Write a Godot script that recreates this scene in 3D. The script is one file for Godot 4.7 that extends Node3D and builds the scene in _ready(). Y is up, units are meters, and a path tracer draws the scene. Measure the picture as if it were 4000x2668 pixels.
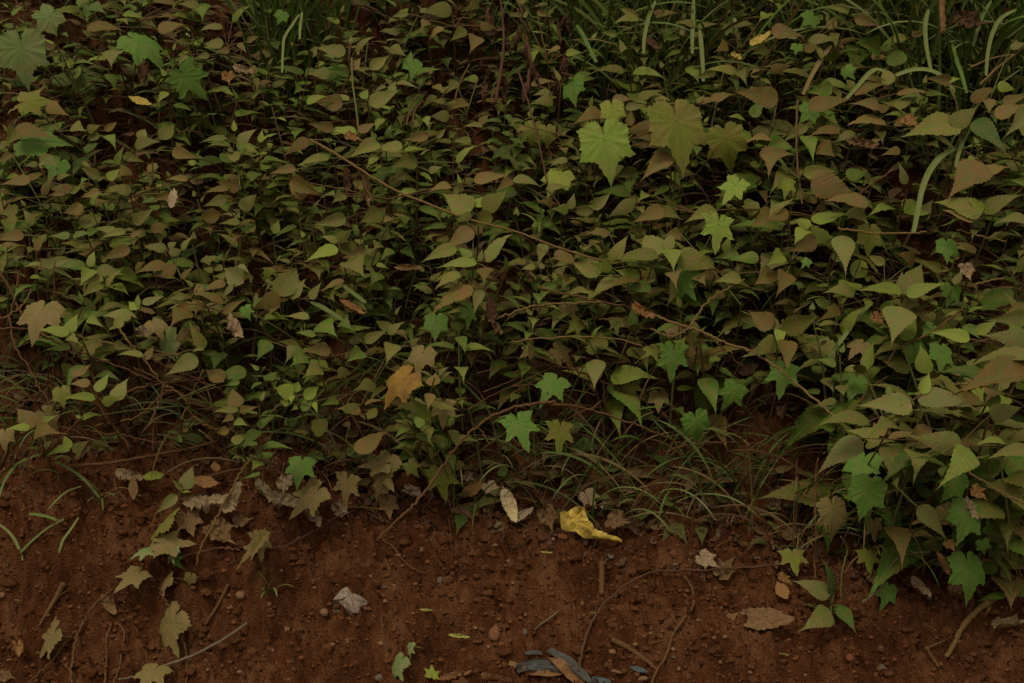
extends Node3D
# A red-earth roadside bank overgrown with dusty weeds, lobed creepers, grass and dry runners, in dull daylight.

var eye := Vector3(0.0, 0.98, 1.8)
var pitch := -15.0
var lens := 27.0
var cam_basis: Basis
var rng := RandomNumberGenerator.new()
var n_big := FastNoiseLite.new()
var n_mid := FastNoiseLite.new()
var n_fine := FastNoiseLite.new()
var counts := {}
var M := {}
var ovate: Array = []
var lobed: Array = []
var dry_shapes: Array = []
var blades: Array = []
var stones: Array = []

# ------------------------------------------------------------------ pixels and ground
const ROW := [0.0, 890.0, 1778.0]

func pt(c: int, r: int, x: float, y: float) -> Vector2:      # a place on one ninth of the photograph -> photograph pixel
	return Vector2(c * 1000.0 + x / 1.762, ROW[r] + y / 1.762)

func ray(p: Vector2) -> Vector3:
	var t := tan(deg_to_rad(lens) / 2.0)
	var v := Vector3((p.x / 4000.0 - 0.5) * 2.0 * t * 4000.0 / 2668.0, (0.5 - p.y / 2668.0) * 2.0 * t, -1.0)
	return (cam_basis * v).normalized()

func project(w: Vector3) -> Vector2:
	var v := cam_basis.inverse() * (w - eye)
	var t := tan(deg_to_rad(lens) / 2.0)
	return Vector2((v.x / -v.z / (2.0 * t * 4000.0 / 2668.0) + 0.5) * 4000.0, (0.5 - v.y / -v.z / (2.0 * t)) * 2668.0)

func lip(x: float) -> float:                                  # how far up the bank the bare earth ends
	var c := clampf(x, -1.3, 1.3)
	return 0.235 - 0.14 * c + 0.02 * n_big.get_noise_2d(c * 6.0, 3.0)

func bank(x: float, z: float) -> float:
	var d := -z
	var l := lip(x)
	var y := 0.0
	if d < -0.35:
		y = -0.35 * 0.52 + 0.06 * (1.0 - exp((d + 0.35) * 3.0)) * -1.0
	elif d < 0.0:
		y = d * 0.52
	elif d < l:
		y = d * 0.577
	else:
		var e := d - l
		y = l * 0.577 + e * 0.45 + 0.5 * maxf(0.0, e - 0.05) - maxf(0.0, e - 3.0) * 0.75
	var left := smoothstep(0.05, 0.45, -x)
	y += left * 0.055 * (smoothstep(0.07, 0.16, d) - 0.6 * smoothstep(0.2, 0.42, d))
	return y + 0.022 * n_big.get_noise_2d(x * 5.0, d * 5.0)

func earth(x: float, z: float) -> float:
	var y := bank(x, z)
	y += 0.02 * n_mid.get_noise_2d(x * 210.0, z * 170.0)
	y += 0.014 * n_mid.get_noise_2d(x * 600.0 + 90.0, z * 480.0)
	var f := n_fine.get_noise_2d(x * 1500.0, z * 1400.0)
	y += 0.017 * maxf(0.0, f + 0.05) + 0.006 * n_fine.get_noise_2d(x * 3400.0, z * 3200.0 + 70.0)
	var left := smoothstep(0.1, 0.5, -x) * smoothstep(-0.02, 0.05, -z) * (1.0 - smoothstep(0.2, 0.26, -z))
	y -= left * 0.016 * maxf(0.0, n_mid.get_noise_2d(x * 620.0, z * 110.0))
	return y

func hit(p: Vector2, lift := 0.0, fine := false) -> Vector3:  # where the line of sight meets the bank (or a canopy `lift` above it)
	var d := ray(p)
	var a := 0.9
	var b := a
	while b < 9.0:
		b += 0.04
		var q := eye + d * b
		if q.y < (earth(q.x, q.z) if fine else bank(q.x, q.z)) + lift:
			break
		a = b
	for i in 12:
		var m := (a + b) / 2.0
		var q := eye + d * m
		if q.y < (earth(q.x, q.z) if fine else bank(q.x, q.z)) + lift:
			b = m
		else:
			a = m
	return eye + d * b

func normal_at(p: Vector3) -> Vector3:
	var e := 0.01
	return Vector3(earth(p.x - e, p.z) - earth(p.x + e, p.z), 2.0 * e, earth(p.x, p.z - e) - earth(p.x, p.z + e)).normalized()

# ------------------------------------------------------------------ mesh building
class Shape:
	var v := PackedVector3Array()
	var uv := PackedVector2Array()
	var c := PackedColorArray()
	var i := PackedInt32Array()
	var tint := Color.WHITE
	func add(p: Vector3, t := Vector2.ZERO) -> int:
		v.append(p); uv.append(t); c.append(tint)
		return v.size() - 1
	func tri(a: int, b: int, d: int) -> void:
		i.append(a); i.append(b); i.append(d)
	func quad(a: int, b: int, d: int, e: int) -> void:
		tri(a, b, d); tri(a, d, e)
	func mesh() -> ArrayMesh:
		var n := PackedVector3Array()
		n.resize(v.size())
		for k in range(0, i.size(), 3):
			var a := i[k]
			var b := i[k + 1]
			var d := i[k + 2]
			var f := (v[d] - v[a]).cross(v[b] - v[a])
			n[a] += f; n[b] += f; n[d] += f
		for k in n.size():
			n[k] = n[k].normalized() if n[k].length_squared() > 1e-20 else Vector3.UP
		var arr := []
		arr.resize(Mesh.ARRAY_MAX)
		arr[Mesh.ARRAY_VERTEX] = v
		arr[Mesh.ARRAY_NORMAL] = n
		arr[Mesh.ARRAY_TEX_UV] = uv
		arr[Mesh.ARRAY_COLOR] = c
		arr[Mesh.ARRAY_INDEX] = i
		var m := ArrayMesh.new()
		m.add_surface_from_arrays(Mesh.PRIMITIVE_TRIANGLES, arr)
		return m

func smooth_line(pts: Array, per := 5) -> Array:
	if pts.size() < 3:
		return pts
	var out := []
	for k in pts.size() - 1:
		var a: Vector3 = pts[maxi(k - 1, 0)]
		var b: Vector3 = pts[k]
		var c: Vector3 = pts[k + 1]
		var d: Vector3 = pts[mini(k + 2, pts.size() - 1)]
		for j in per:
			out.append(b.cubic_interpolate(c, a, d, float(j) / per))
	out.append(pts[-1])
	return out

func tube(s: Shape, pts: Array, r0: float, r1: float, sides := 5, knobby := 0.0) -> void:
	var n := pts.size()
	var up := Vector3(0.31, 0.9, 0.3)
	var first := -1
	var along := 0.0
	for k in n:
		var p: Vector3 = pts[k]
		var dir: Vector3 = (pts[mini(k + 1, n - 1)] - pts[maxi(k - 1, 0)])
		dir = dir.normalized() if dir.length() > 1e-9 else Vector3.UP
		var side := dir.cross(up)
		side = side.normalized() if side.length() > 1e-4 else dir.cross(Vector3.RIGHT).normalized()
		var top := side.cross(dir)
		var r := lerpf(r0, r1, float(k) / maxf(1.0, n - 1))
		if knobby > 0.0:
			r *= 1.0 + knobby * n_fine.get_noise_2d(k * 37.0, r0 * 9e4)
		if k > 0:
			along += (pts[k] as Vector3).distance_to(pts[k - 1])
		for j in sides:
			var a := TAU * j / sides
			var w := s.add(p + (side * cos(a) + top * sin(a)) * r, Vector2(float(j) / sides, along * 20.0))
			if j == 0 and first < 0:
				first = w
	for k in n - 1:
		for j in sides:
			var a := first + k * sides + j
			var b := first + k * sides + (j + 1) % sides
			s.quad(a, a + sides, b + sides, b)
	for e in [0, n - 1]:
		var dirn: Vector3 = (pts[0] - pts[1]) if e == 0 else (pts[n - 1] - pts[n - 2])
		var m := s.add(pts[e] + dirn.normalized() * (r0 if e == 0 else r1) * 0.6)
		for j in sides:
			var a: int = first + int(e) * sides + j
			var b: int = first + int(e) * sides + (j + 1) % sides
			if e == 0:
				s.tri(m, a, b)
			else:
				s.tri(m, b, a)

func ovate_half(t: float) -> float:
	return 1.08 * pow(t, 0.54) * pow(1.0 - t, 1.9)

func make_ovate(width: float, arch: float, fold: float, curl: float, ruffle: float, teeth: int, sd: int) -> ArrayMesh:
	var s := Shape.new()
	var rows := [0.0, 0.02]
	for k in teeth:
		rows.append(lerpf(0.05, 0.97, (k + 0.12) / teeth))
		rows.append(lerpf(0.05, 0.97, (k + 0.78) / teeth))
	rows.append(1.0)
	var ids := []
	for k in rows.size():
		var t: float = rows[k]
		var w := ovate_half(t) * width
		if k >= 2 and k < rows.size() - 1:
			w *= 0.95 if k % 2 == 0 else 1.03
			w += 0.0 if k % 2 == 0 else 0.004 + 0.004 * n_fine.get_noise_2d(k * 61.0, sd * 90.0)
		var yc := arch * sin(PI * t) + curl * 0.7 * (t - t * t * t)
		var line := []
		for j in [-2, -1, 0, 1, 2]:
			var f: float = absf(j) / 2.0
			var x: float = w * j / 2.0
			var y: float = yc + fold * absf(x) + ruffle * f * f * n_fine.get_noise_2d(t * 130.0 + sd * 50.0, j * 40.0) - 0.8 * curl * f * f * w
			var zz := t
			if f == 1.0 and k % 2 == 1 and k > 2 and k < rows.size() - 1:
				zz += 0.012
			line.append(s.add(Vector3(x, y, zz), Vector2(0.5 + (0.5 * x / 0.3), t)))
			if k == 0 or k == rows.size() - 1:
				for q in 4:
					line.append(line[0])
				break
		ids.append(line)
	for k in ids.size() - 1:
		for j in 4:
			var a: int = ids[k][j]
			var b: int = ids[k][j + 1]
			var c: int = ids[k + 1][j + 1]
			var d: int = ids[k + 1][j]
			if a != b:
				s.tri(a, c, b)
			if c != d:
				s.tri(a, d, c)
	return s.mesh()

func lobe_radius(deg: float, deep: float) -> float:
	var A := [0.0, 8.0, 17.0, 28.0, 38.0, 47.0, 55.0, 63.0, 72.0, 84.0, 96.0, 106.0, 114.0, 126.0, 145.0, 163.0, 174.0, 180.0]
	var R := [1.12, 0.86, 0.62, 0.44, 0.52, 0.66, 0.84, 0.64, 0.52, 0.43, 0.50, 0.60, 0.70, 0.54, 0.46, 0.40, 0.26, 0.08]
	var S := [1.14, 0.88, 0.75, 0.68, 0.69, 0.76, 0.88, 0.76, 0.70, 0.65, 0.65, 0.69, 0.73, 0.62, 0.57, 0.50, 0.30, 0.10]
	for k in A.size() - 1:
		if deg <= A[k + 1]:
			var t: float = (deg - A[k]) / (A[k + 1] - A[k])
			return lerpf(lerpf(S[k], S[k + 1], t), lerpf(R[k], R[k + 1], t), deep)
	return 0.1

func make_lobed(deep: float, cup: float, droop: float, ruffle: float, sd: int) -> ArrayMesh:
	var s := Shape.new()
	var N := 76
	var rings := [0.22, 0.5, 0.78, 1.0]
	var shape := func(x: float, z: float, f: float) -> float:
		var q := sqrt(x * x + z * z)
		var ang := rad_to_deg(atan2(absf(x), z))
		var vein := 1e9
		for va in [0.0, 55.0, 114.0]:
			vein = minf(vein, absf(ang - va))
		return cup * q * q - droop * maxf(0.0, z) * maxf(0.0, z) + 0.0004 * minf(vein, 26.0) * q + ruffle * f * n_fine.get_noise_2d(x * 70.0 + sd * 31.0, z * 70.0) - droop * 0.5 * x * x
	var mid := s.add(Vector3(0, 0, 0), Vector2(0.5, 0.5))
	var ring_ids := []
	for f: float in rings:
		var line := []
		for k in N:
			var deg := 360.0 * k / N
			var half := deg if deg <= 180.0 else 360.0 - deg
			var r := lobe_radius(half, deep) * (1.0 + (0.08 + 0.1 * deep) * n_mid.get_noise_2d(sd * 77.0 + (1.0 if deg > 180.0 else 0.0) * 40.0, half * 0.8))
			if f == 1.0 and k % 2 == 1 and half < 165.0:
				r *= 0.95 + 0.03 * n_fine.get_noise_2d(k * 71.0, sd * 31.0)
			elif f == 1.0 and half > 4.0 and half < 165.0:
				r *= 1.025
			var a := deg_to_rad(deg)
			var x := sin(a) * r * f
			var z := cos(a) * r * f
			line.append(s.add(Vector3(x, shape.call(x, z, f), z), Vector2(0.5 + x / 2.2, 0.5 + z / 2.2)))
		ring_ids.append(line)
	for k in N:
		s.tri(mid, ring_ids[0][k], ring_ids[0][(k + 1) % N])
		for j in rings.size() - 1:
			s.quad(ring_ids[j][k], ring_ids[j + 1][k], ring_ids[j + 1][(k + 1) % N], ring_ids[j][(k + 1) % N])
	return s.mesh()

func make_dry(long: bool, crumple: float, roll: float, sd: int) -> ArrayMesh:
	var s := Shape.new()
	var N := 40
	var rings := [0.25, 0.5, 0.75, 1.0]
	var place := func(x: float, z: float) -> Vector3:
		var y := crumple * 0.5 * n_mid.get_noise_2d(x * 95.0 + sd * 70.0, z * 95.0) + crumple * 0.25 * n_fine.get_noise_2d(x * 190.0 + sd * 13.0, z * 190.0)
		var a := roll * x * 2.0
		var r := 0.5 / maxf(0.05, absf(roll))
		var bx := sin(a) * r if absf(roll) > 0.05 else x
		var by := (1.0 - cos(a)) * r if absf(roll) > 0.05 else 0.0
		var b2 := 0.35 * roll * (z * z)
		return Vector3(bx - y * sin(a) * 0.7, by + y + b2, z + crumple * 0.25 * n_mid.get_noise_2d(z * 70.0, sd * 40.0 + x * 60.0))
	var mid := s.add(place.call(0.0, 0.0), Vector2(0.5, 0.5))
	var ids := []
	for f: float in rings:
		var line := []
		for k in N:
			var a := TAU * k / N
			var half := rad_to_deg(a) if a < PI else 360.0 - rad_to_deg(a)
			var r := 0.0
			if long:
				r = 0.5 / (0.75 + 0.5 * absf(sin(a))) * (1.12 if half < 14.0 else 1.0)
			else:
				r = 0.5 * lobe_radius(half, 0.35) * 1.15
			r *= 1.0 + 0.12 * n_mid.get_noise_2d(sd * 90.0 + half * 1.1, (0.0 if a < PI else 50.0)) + (0.05 if k % 2 == 0 else -0.02)
			var x := sin(a) * r * f
			var z := cos(a) * r * f
			line.append(s.add(place.call(x, z), Vector2(0.5 + x / 1.2, 0.5 + z / 1.2)))
		ids.append(line)
	for k in N:
		s.tri(mid, ids[0][k], ids[0][(k + 1) % N])
		for j in rings.size() - 1:
			s.quad(ids[j][k], ids[j + 1][k], ids[j + 1][(k + 1) % N], ids[j][(k + 1) % N])
	return s.mesh()

func make_blade(bend: float, twist: float, width: float) -> ArrayMesh:
	var s := Shape.new()
	var p := Vector3.ZERO
	var ids := []
	var N := 12
	for k in N + 1:
		var t := float(k) / N
		var a := bend * pow(t, 1.35)
		var dir := Vector3(0.05 * sin(t * 3.0), cos(a), sin(a))
		if k > 0:
			p += dir / N
		var w := width * (0.55 + 0.9 * t - 0.4 * t * t) * sqrt(maxf(0.0, 1.0 - pow(t, 3.0))) * 0.5
		var side := Vector3(cos(twist * t), 0, sin(twist * t) * 0.6).normalized()
		var nor := side.cross(dir).normalized()
		ids.append([s.add(p - side * w + nor * w * 0.35, Vector2(0, t)), s.add(p, Vector2(0.5, t)), s.add(p + side * w + nor * w * 0.35, Vector2(1, t))])
	for k in N:
		for j in 2:
			s.quad(ids[k][j], ids[k + 1][j], ids[k + 1][j + 1], ids[k][j + 1])
	return s.mesh()

func make_stone(rough: float, facet: float, sd: int, rows := 9, cols := 12) -> ArrayMesh:
	var s := Shape.new()
	var ids := []
	var planes := []
	var r2 := RandomNumberGenerator.new()
	r2.seed = sd * 91 + 7
	for k in 9:
		planes.append([Vector3(r2.randf_range(-1, 1), r2.randf_range(-1, 1), r2.randf_range(-1, 1)).normalized(), r2.randf_range(0.5, 0.85)])
	for k in rows + 1:
		var line := []
		for j in cols:
			var th := PI * k / rows
			var ph := TAU * j / cols
			var d := Vector3(sin(th) * cos(ph), cos(th), sin(th) * sin(ph))
			var r := 1.0 + rough * n_mid.get_noise_3d(d.x * 38.0 + sd * 60.0, d.y * 38.0, d.z * 38.0)
			for q in planes:
				var c: float = d.dot(q[0])
				if c > 0.05:
					r = lerpf(r, minf(r, q[1] / c), facet)
			if (k == 0 or k == rows) and j > 0:
				line.append(line[0])
				continue
			line.append(s.add(d * r * 0.5, Vector2(float(j) / cols, float(k) / rows)))
		ids.append(line)
	for k in rows:
		for j in cols:
			var a: int = ids[k][j]
			var b: int = ids[k][(j + 1) % cols]
			var c: int = ids[k + 1][(j + 1) % cols]
			var d: int = ids[k + 1][j]
			if a != b:
				s.tri(a, b, c)
			if c != d:
				s.tri(a, c, d)
	return s.mesh()

# ------------------------------------------------------------------ textures and materials
func lin(r: float, g: float, b: float) -> Color:
	return Color(r, g, b).linear_to_srgb()

func ovate_picture(green: Color, dust: Color, amount: float, sd: int) -> ImageTexture:
	var im := Image.create(192, 192, false, Image.FORMAT_RGB8)
	for y in 192:
		for x in 192:
			var u := x / 191.0 - 0.5
			var v := y / 191.0
			var a := absf(u)
			var k := amount + 1.3 * n_mid.get_noise_2d(x * 0.3 + sd * 300.0, y * 0.22) + 0.5 * n_fine.get_noise_2d(x * 0.9 + sd * 91.0, y * 0.9)
			var side := absf(fposmod((v - a * 0.55) * 9.0, 1.0) - 0.5) * 2.0
			var vein := smoothstep(0.86, 0.99, side) * 0.5 + (1.0 - smoothstep(0.006, 0.022, a)) * 0.8
			k -= vein * 0.15
			var c := green.lerp(dust, clampf(k, 0.0, 1.0))
			c = c.lerp(Color(c.r * 1.25, c.g * 1.2, c.b * 1.1), clampf(vein, 0.0, 1.0) * 0.6)
			var g := 1.0 + 0.13 * n_fine.get_noise_2d(x * 1.7 + sd * 11.0, y * 1.7)
			im.set_pixel(x, y, Color(c.r * g, c.g * g, c.b * g).linear_to_srgb())
	return ImageTexture.create_from_image(im)

func ovate_relief() -> ImageTexture:
	var im := Image.create(192, 192, false, Image.FORMAT_RGB8)
	for y in 192:
		for x in 192:
			var u := x / 191.0 - 0.5
			var v := y / 191.0
			var a := absf(u)
			var side := absf(fposmod((v - a * 0.55) * 9.0, 1.0) - 0.5) * 2.0
			var h := 0.7 - 0.45 * smoothstep(0.55, 1.0, side) - 0.35 * (1.0 - smoothstep(0.0, 0.04, a)) + 0.1 * n_fine.get_noise_2d(x * 2.0, y * 2.0)
			im.set_pixel(x, y, Color(h, h, h))
	im.bump_map_to_normal_map(2.5)
	return ImageTexture.create_from_image(im)

func lobe_vein(x: float, z: float) -> float:
	var q := sqrt(x * x + z * z)
	var ang := rad_to_deg(atan2(x, z))
	var best := 0.0
	for va in [0.0, 55.0, -55.0, 114.0, -114.0]:
		var dx := deg_to_rad(ang - va)
		var along := q * cos(dx)
		var off := absf(q * sin(dx))
		if along > 0.0 and absf(ang - va) < 31.0:
			best = maxf(best, 1.0 - smoothstep(0.004, 0.02, off))
			var sd := absf(fposmod((along - off * 0.9) * 9.0, 1.0) - 0.5) * 2.0
			best = maxf(best, 0.55 * smoothstep(0.84, 0.99, sd))
	return best

func lobed_picture(green: Color, dust: Color, amount: float, sd: int) -> ImageTexture:
	var im := Image.create(256, 256, false, Image.FORMAT_RGB8)
	for y in 256:
		for x in 256:
			var v := lobe_vein((x / 255.0 - 0.5) * 2.2, (y / 255.0 - 0.5) * 2.2)
			var k := amount + 1.2 * n_mid.get_noise_2d(x * 0.22 + sd * 300.0, y * 0.22) + 0.5 * n_fine.get_noise_2d(x * 0.5 + sd * 77.0, y * 0.5)
			var c := green.lerp(dust, clampf(k, 0.0, 1.0))
			c = c.lerp(Color(c.r * 0.72, c.g * 0.74, c.b * 0.7), v * 0.45)
			var g := 1.0 + 0.13 * n_fine.get_noise_2d(x * 1.5 + sd * 11.0, y * 1.5)
			im.set_pixel(x, y, Color(c.r * g, c.g * g, c.b * g).linear_to_srgb())
	return ImageTexture.create_from_image(im)

func lobed_relief() -> ImageTexture:
	var im := Image.create(256, 256, false, Image.FORMAT_RGB8)
	for y in 256:
		for x in 256:
			var v := lobe_vein((x / 255.0 - 0.5) * 2.2, (y / 255.0 - 0.5) * 2.2)
			var h := 0.75 - 0.5 * v + 0.14 * n_fine.get_noise_2d(x * 1.4, y * 1.4)
			im.set_pixel(x, y, Color(h, h, h))
	im.bump_map_to_normal_map(2.2)
	return ImageTexture.create_from_image(im)

func mottle(a: Color, b: Color, size: int, fa: float, fb: float, sd: int) -> ImageTexture:   # linear colours in, seamless enough for small things
	var im := Image.create(size, size, false, Image.FORMAT_RGB8)
	for y in size:
		for x in size:
			var k := 0.5 + 0.75 * n_mid.get_noise_2d(x * fa + sd * 100.0, y * fa) + 0.5 * n_fine.get_noise_2d(x * fb + sd * 55.0, y * fb)
			var c := a.lerp(b, clampf(k, 0.0, 1.0))
			im.set_pixel(x, y, c.linear_to_srgb())
	return ImageTexture.create_from_image(im)

func mat(called: String, tex: Texture2D, tint: Color, rough: float, relief: Texture2D = null, back := Color.BLACK, spec := 0.25) -> StandardMaterial3D:
	var m := StandardMaterial3D.new()
	m.resource_name = called
	m.albedo_texture = tex
	m.albedo_color = tint
	m.roughness = rough
	m.metallic_specular = spec
	m.cull_mode = BaseMaterial3D.CULL_DISABLED
	if relief:
		m.normal_enabled = true
		m.normal_texture = relief
		m.normal_scale = 0.8
	if back != Color.BLACK:
		m.backlight_enabled = true
		m.backlight = back
	M[called] = m
	return m

func tri_mat(called: String, tex: Texture2D, scale: float, rough: float, tint := Color.WHITE) -> StandardMaterial3D:
	var m := mat(called, tex, tint, rough)
	m.uv1_triplanar = true
	m.uv1_world_triplanar = true
	m.uv1_scale = Vector3.ONE * scale
	return m

# leaf tones: 0 brown dusty, 1 olive dusty, 2 green, 3 fresh yellow-green, 4 pale grey-green, 5 dark green
func make_materials() -> void:
	var relief := ovate_relief()
	var lrelief := lobed_relief()
	var dust := Color(0.192, 0.118, 0.042)
	var tones := [
		[Color(0.14, 0.135, 0.034), dust, 0.68], [Color(0.14, 0.165, 0.034), Color(0.19, 0.15, 0.05), 0.42],
		[Color(0.095, 0.175, 0.026), Color(0.16, 0.165, 0.042), 0.28], [Color(0.18, 0.245, 0.036), Color(0.2, 0.21, 0.052), 0.28],
		[Color(0.145, 0.175, 0.046), Color(0.19, 0.158, 0.058), 0.48], [Color(0.065, 0.12, 0.022), Color(0.1, 0.115, 0.03), 0.35]]
	for t in tones.size():
		var pic := ovate_picture(tones[t][0], tones[t][1], tones[t][2], t + 1)
		for b in 3:
			var f: float = [1.0, 0.86, 0.93][b]
			mat("ovate_%d_%d" % [t, b], pic, Color(f, f, f * [1.0, 0.96, 1.05][b]), 0.52, relief, Color(0.22, 0.26, 0.1))
	var ltones := [
		[Color(0.17, 0.145, 0.05), Color(0.215, 0.15, 0.066), 0.6], [Color(0.15, 0.175, 0.03), Color(0.185, 0.16, 0.045), 0.4],
		[Color(0.1, 0.2, 0.034), Color(0.13, 0.2, 0.045), 0.3], [Color(0.21, 0.26, 0.04), Color(0.22, 0.23, 0.055), 0.3],
		[Color(0.155, 0.225, 0.075), Color(0.2, 0.22, 0.095), 0.4], [Color(0.092, 0.185, 0.032), Color(0.12, 0.18, 0.042), 0.3],
		[Color(0.27, 0.16, 0.034), Color(0.2, 0.11, 0.03), 0.4],
		[Color(0.2, 0.3, 0.05), Color(0.24, 0.28, 0.065), 0.35]]
	for t in ltones.size():
		mat("lobed_%d" % t, lobed_picture(ltones[t][0], ltones[t][1], ltones[t][2], t + 9), Color.WHITE, 0.6, lrelief, Color(0.2, 0.26, 0.1) if t != 6 else Color(0.3, 0.2, 0.05)).normal_scale = 0.4
	var wood := mottle(Color(0.08, 0.04, 0.02), Color(0.17, 0.088, 0.04), 128, 1.6, 3.0, 3)
	tri_mat("runner", wood, 22.0, 0.75)
	tri_mat("runner_pale", mottle(Color(0.14, 0.085, 0.034), Color(0.23, 0.145, 0.055), 128, 1.6, 3.0, 4), 22.0, 0.7)
	tri_mat("runner_dark", mottle(Color(0.075, 0.037, 0.025), Color(0.125, 0.062, 0.038), 128, 1.6, 3.0, 5), 22.0, 0.75)
	tri_mat("twig_grey", mottle(Color(0.11, 0.085, 0.06), Color(0.22, 0.18, 0.13), 128, 2.5, 5.0, 6), 30.0, 0.8)
	tri_mat("stem_green", mottle(Color(0.09, 0.12, 0.035), Color(0.16, 0.14, 0.05), 64, 1.6, 3.0, 7), 20.0, 0.6)
	tri_mat("stem_brown", mottle(Color(0.1, 0.06, 0.03), Color(0.17, 0.11, 0.05), 64, 1.6, 3.0, 8), 20.0, 0.7)
	var blade_pic := func(a: Color, b: Color, sd: int) -> ImageTexture:
		var im := Image.create(32, 128, false, Image.FORMAT_RGB8)
		for y in 128:
			for x in 32:
				var k := 0.4 + 0.5 * n_mid.get_noise_2d(x * 4.0 + sd * 40.0, y * 0.4) + 0.25 * n_fine.get_noise_2d(x * 6.0, y * 0.2 + sd * 30.0)
				if absf(x - 15.5) < 1.6:
					k += 0.25
				im.set_pixel(x, y, a.lerp(b, clampf(k, 0.0, 1.0)).linear_to_srgb())
		return ImageTexture.create_from_image(im)
	mat("blade_0", blade_pic.call(Color(0.08, 0.15, 0.03), Color(0.13, 0.19, 0.045), 1), Color.WHITE, 0.5, null, Color(0.25, 0.35, 0.1))
	mat("blade_1", blade_pic.call(Color(0.12, 0.17, 0.05), Color(0.22, 0.24, 0.09), 2), Color.WHITE, 0.5, null, Color(0.25, 0.3, 0.1))
	mat("blade_2", blade_pic.call(Color(0.16, 0.115, 0.05), Color(0.26, 0.18, 0.075), 3), Color.WHITE, 0.65, null, Color(0.2, 0.15, 0.07))
	mat("blade_3", blade_pic.call(Color(0.09, 0.145, 0.04), Color(0.15, 0.19, 0.06), 4), Color.WHITE, 0.5, null, Color(0.2, 0.3, 0.12))
	var drys := [[Color(0.13, 0.075, 0.038), Color(0.23, 0.14, 0.07)], [Color(0.26, 0.19, 0.13), Color(0.42, 0.33, 0.24)], [Color(0.19, 0.1, 0.045), Color(0.3, 0.16, 0.06)], [Color(0.2, 0.14, 0.085), Color(0.36, 0.27, 0.17)], [Color(0.06, 0.032, 0.02), Color(0.12, 0.06, 0.035)], [Color(0.48, 0.38, 0.22), Color(0.62, 0.52, 0.34)], [Color(0.3, 0.22, 0.06), Color(0.5, 0.38, 0.1)]]
	for k in drys.size():
		var m := mat("dry_%d" % k, mottle(drys[k][0], drys[k][1], 128, 1.2, 3.0, 20 + k), Color.WHITE, 0.8, lrelief, Color(0.15, 0.12, 0.08), 0.25)
		m.normal_scale = 0.6
	var grit := mottle(Color(0.06, 0.06, 0.06), Color(1, 1, 1), 256, 2.4, 5.0, 40)
	var soil := StandardMaterial3D.new()
	soil.resource_name = "soil"
	soil.vertex_color_use_as_albedo = true
	soil.roughness = 0.95
	soil.metallic_specular = 0.2
	soil.uv1_triplanar = true
	soil.uv1_world_triplanar = true
	soil.uv1_scale = Vector3.ONE * 7.0
	soil.albedo_texture = mottle(Color(0.62, 0.62, 0.62), Color(1, 1, 1), 512, 1.1, 4.0, 41)
	soil.heightmap_enabled = true
	soil.heightmap_texture = grit
	soil.heightmap_scale = 0.5
	M["soil"] = soil
	var crumb := StandardMaterial3D.new()
	crumb.resource_name = "crumb"
	crumb.vertex_color_use_as_albedo = true
	crumb.roughness = 0.95
	crumb.metallic_specular = 0.2
	M["crumb"] = crumb
	var filler := StandardMaterial3D.new()
	filler.resource_name = "undergrowth_leaf"
	filler.vertex_color_use_as_albedo = true
	filler.roughness = 0.65
	filler.metallic_specular = 0.3
	filler.albedo_texture = mottle(Color(0.6, 0.6, 0.6), Color(1, 1, 1), 64, 1.2, 3.0, 42)
	filler.cull_mode = BaseMaterial3D.CULL_DISABLED
	M["filler"] = filler
	tri_mat("stone_pale", mottle(Color(0.12, 0.07, 0.045), Color(0.42, 0.36, 0.31), 128, 2.4, 5.0, 50), 14.0, 0.75)
	tri_mat("stone_tan", mottle(Color(0.15, 0.075, 0.04), Color(0.26, 0.15, 0.09), 128, 1.6, 4.0, 51), 25.0, 0.9)
	tri_mat("clod", mottle(Color(0.1, 0.04, 0.018), Color(0.26, 0.13, 0.07), 128, 1.2, 5.0, 61), 22.0, 0.95)
	tri_mat("stone_grey", mottle(Color(0.09, 0.07, 0.055), Color(0.16, 0.13, 0.1), 128, 1.6, 4.0, 52), 25.0, 0.85)
	tri_mat("stone_red", mottle(Color(0.12, 0.04, 0.02), Color(0.2, 0.075, 0.035), 128, 1.6, 4.0, 53), 25.0, 0.95)
	mat("plastic", mottle(Color(0.035, 0.036, 0.038), Color(0.1, 0.1, 0.105), 128, 1.0, 3.0, 54), Color.WHITE, 0.45)
	mat("husk", mottle(Color(0.15, 0.075, 0.035), Color(0.28, 0.15, 0.07), 128, 1.0, 3.0, 55), Color.WHITE, 0.8)
	mat("blue_scrap", mottle(Color(0.04, 0.06, 0.075), Color(0.1, 0.125, 0.15), 64, 1.0, 3.0, 56), Color.WHITE, 0.5)
	mat("yellow_leaf", mottle(Color(0.36, 0.22, 0.05), Color(0.76, 0.6, 0.13), 128, 0.7, 2.4, 57), Color.WHITE, 0.55, lobed_relief(), Color(0.3, 0.25, 0.05))
	mat("bud", mottle(Color(0.3, 0.3, 0.08), Color(0.45, 0.42, 0.16), 64, 1.0, 3.0, 58), Color.WHITE, 0.6)

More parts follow.
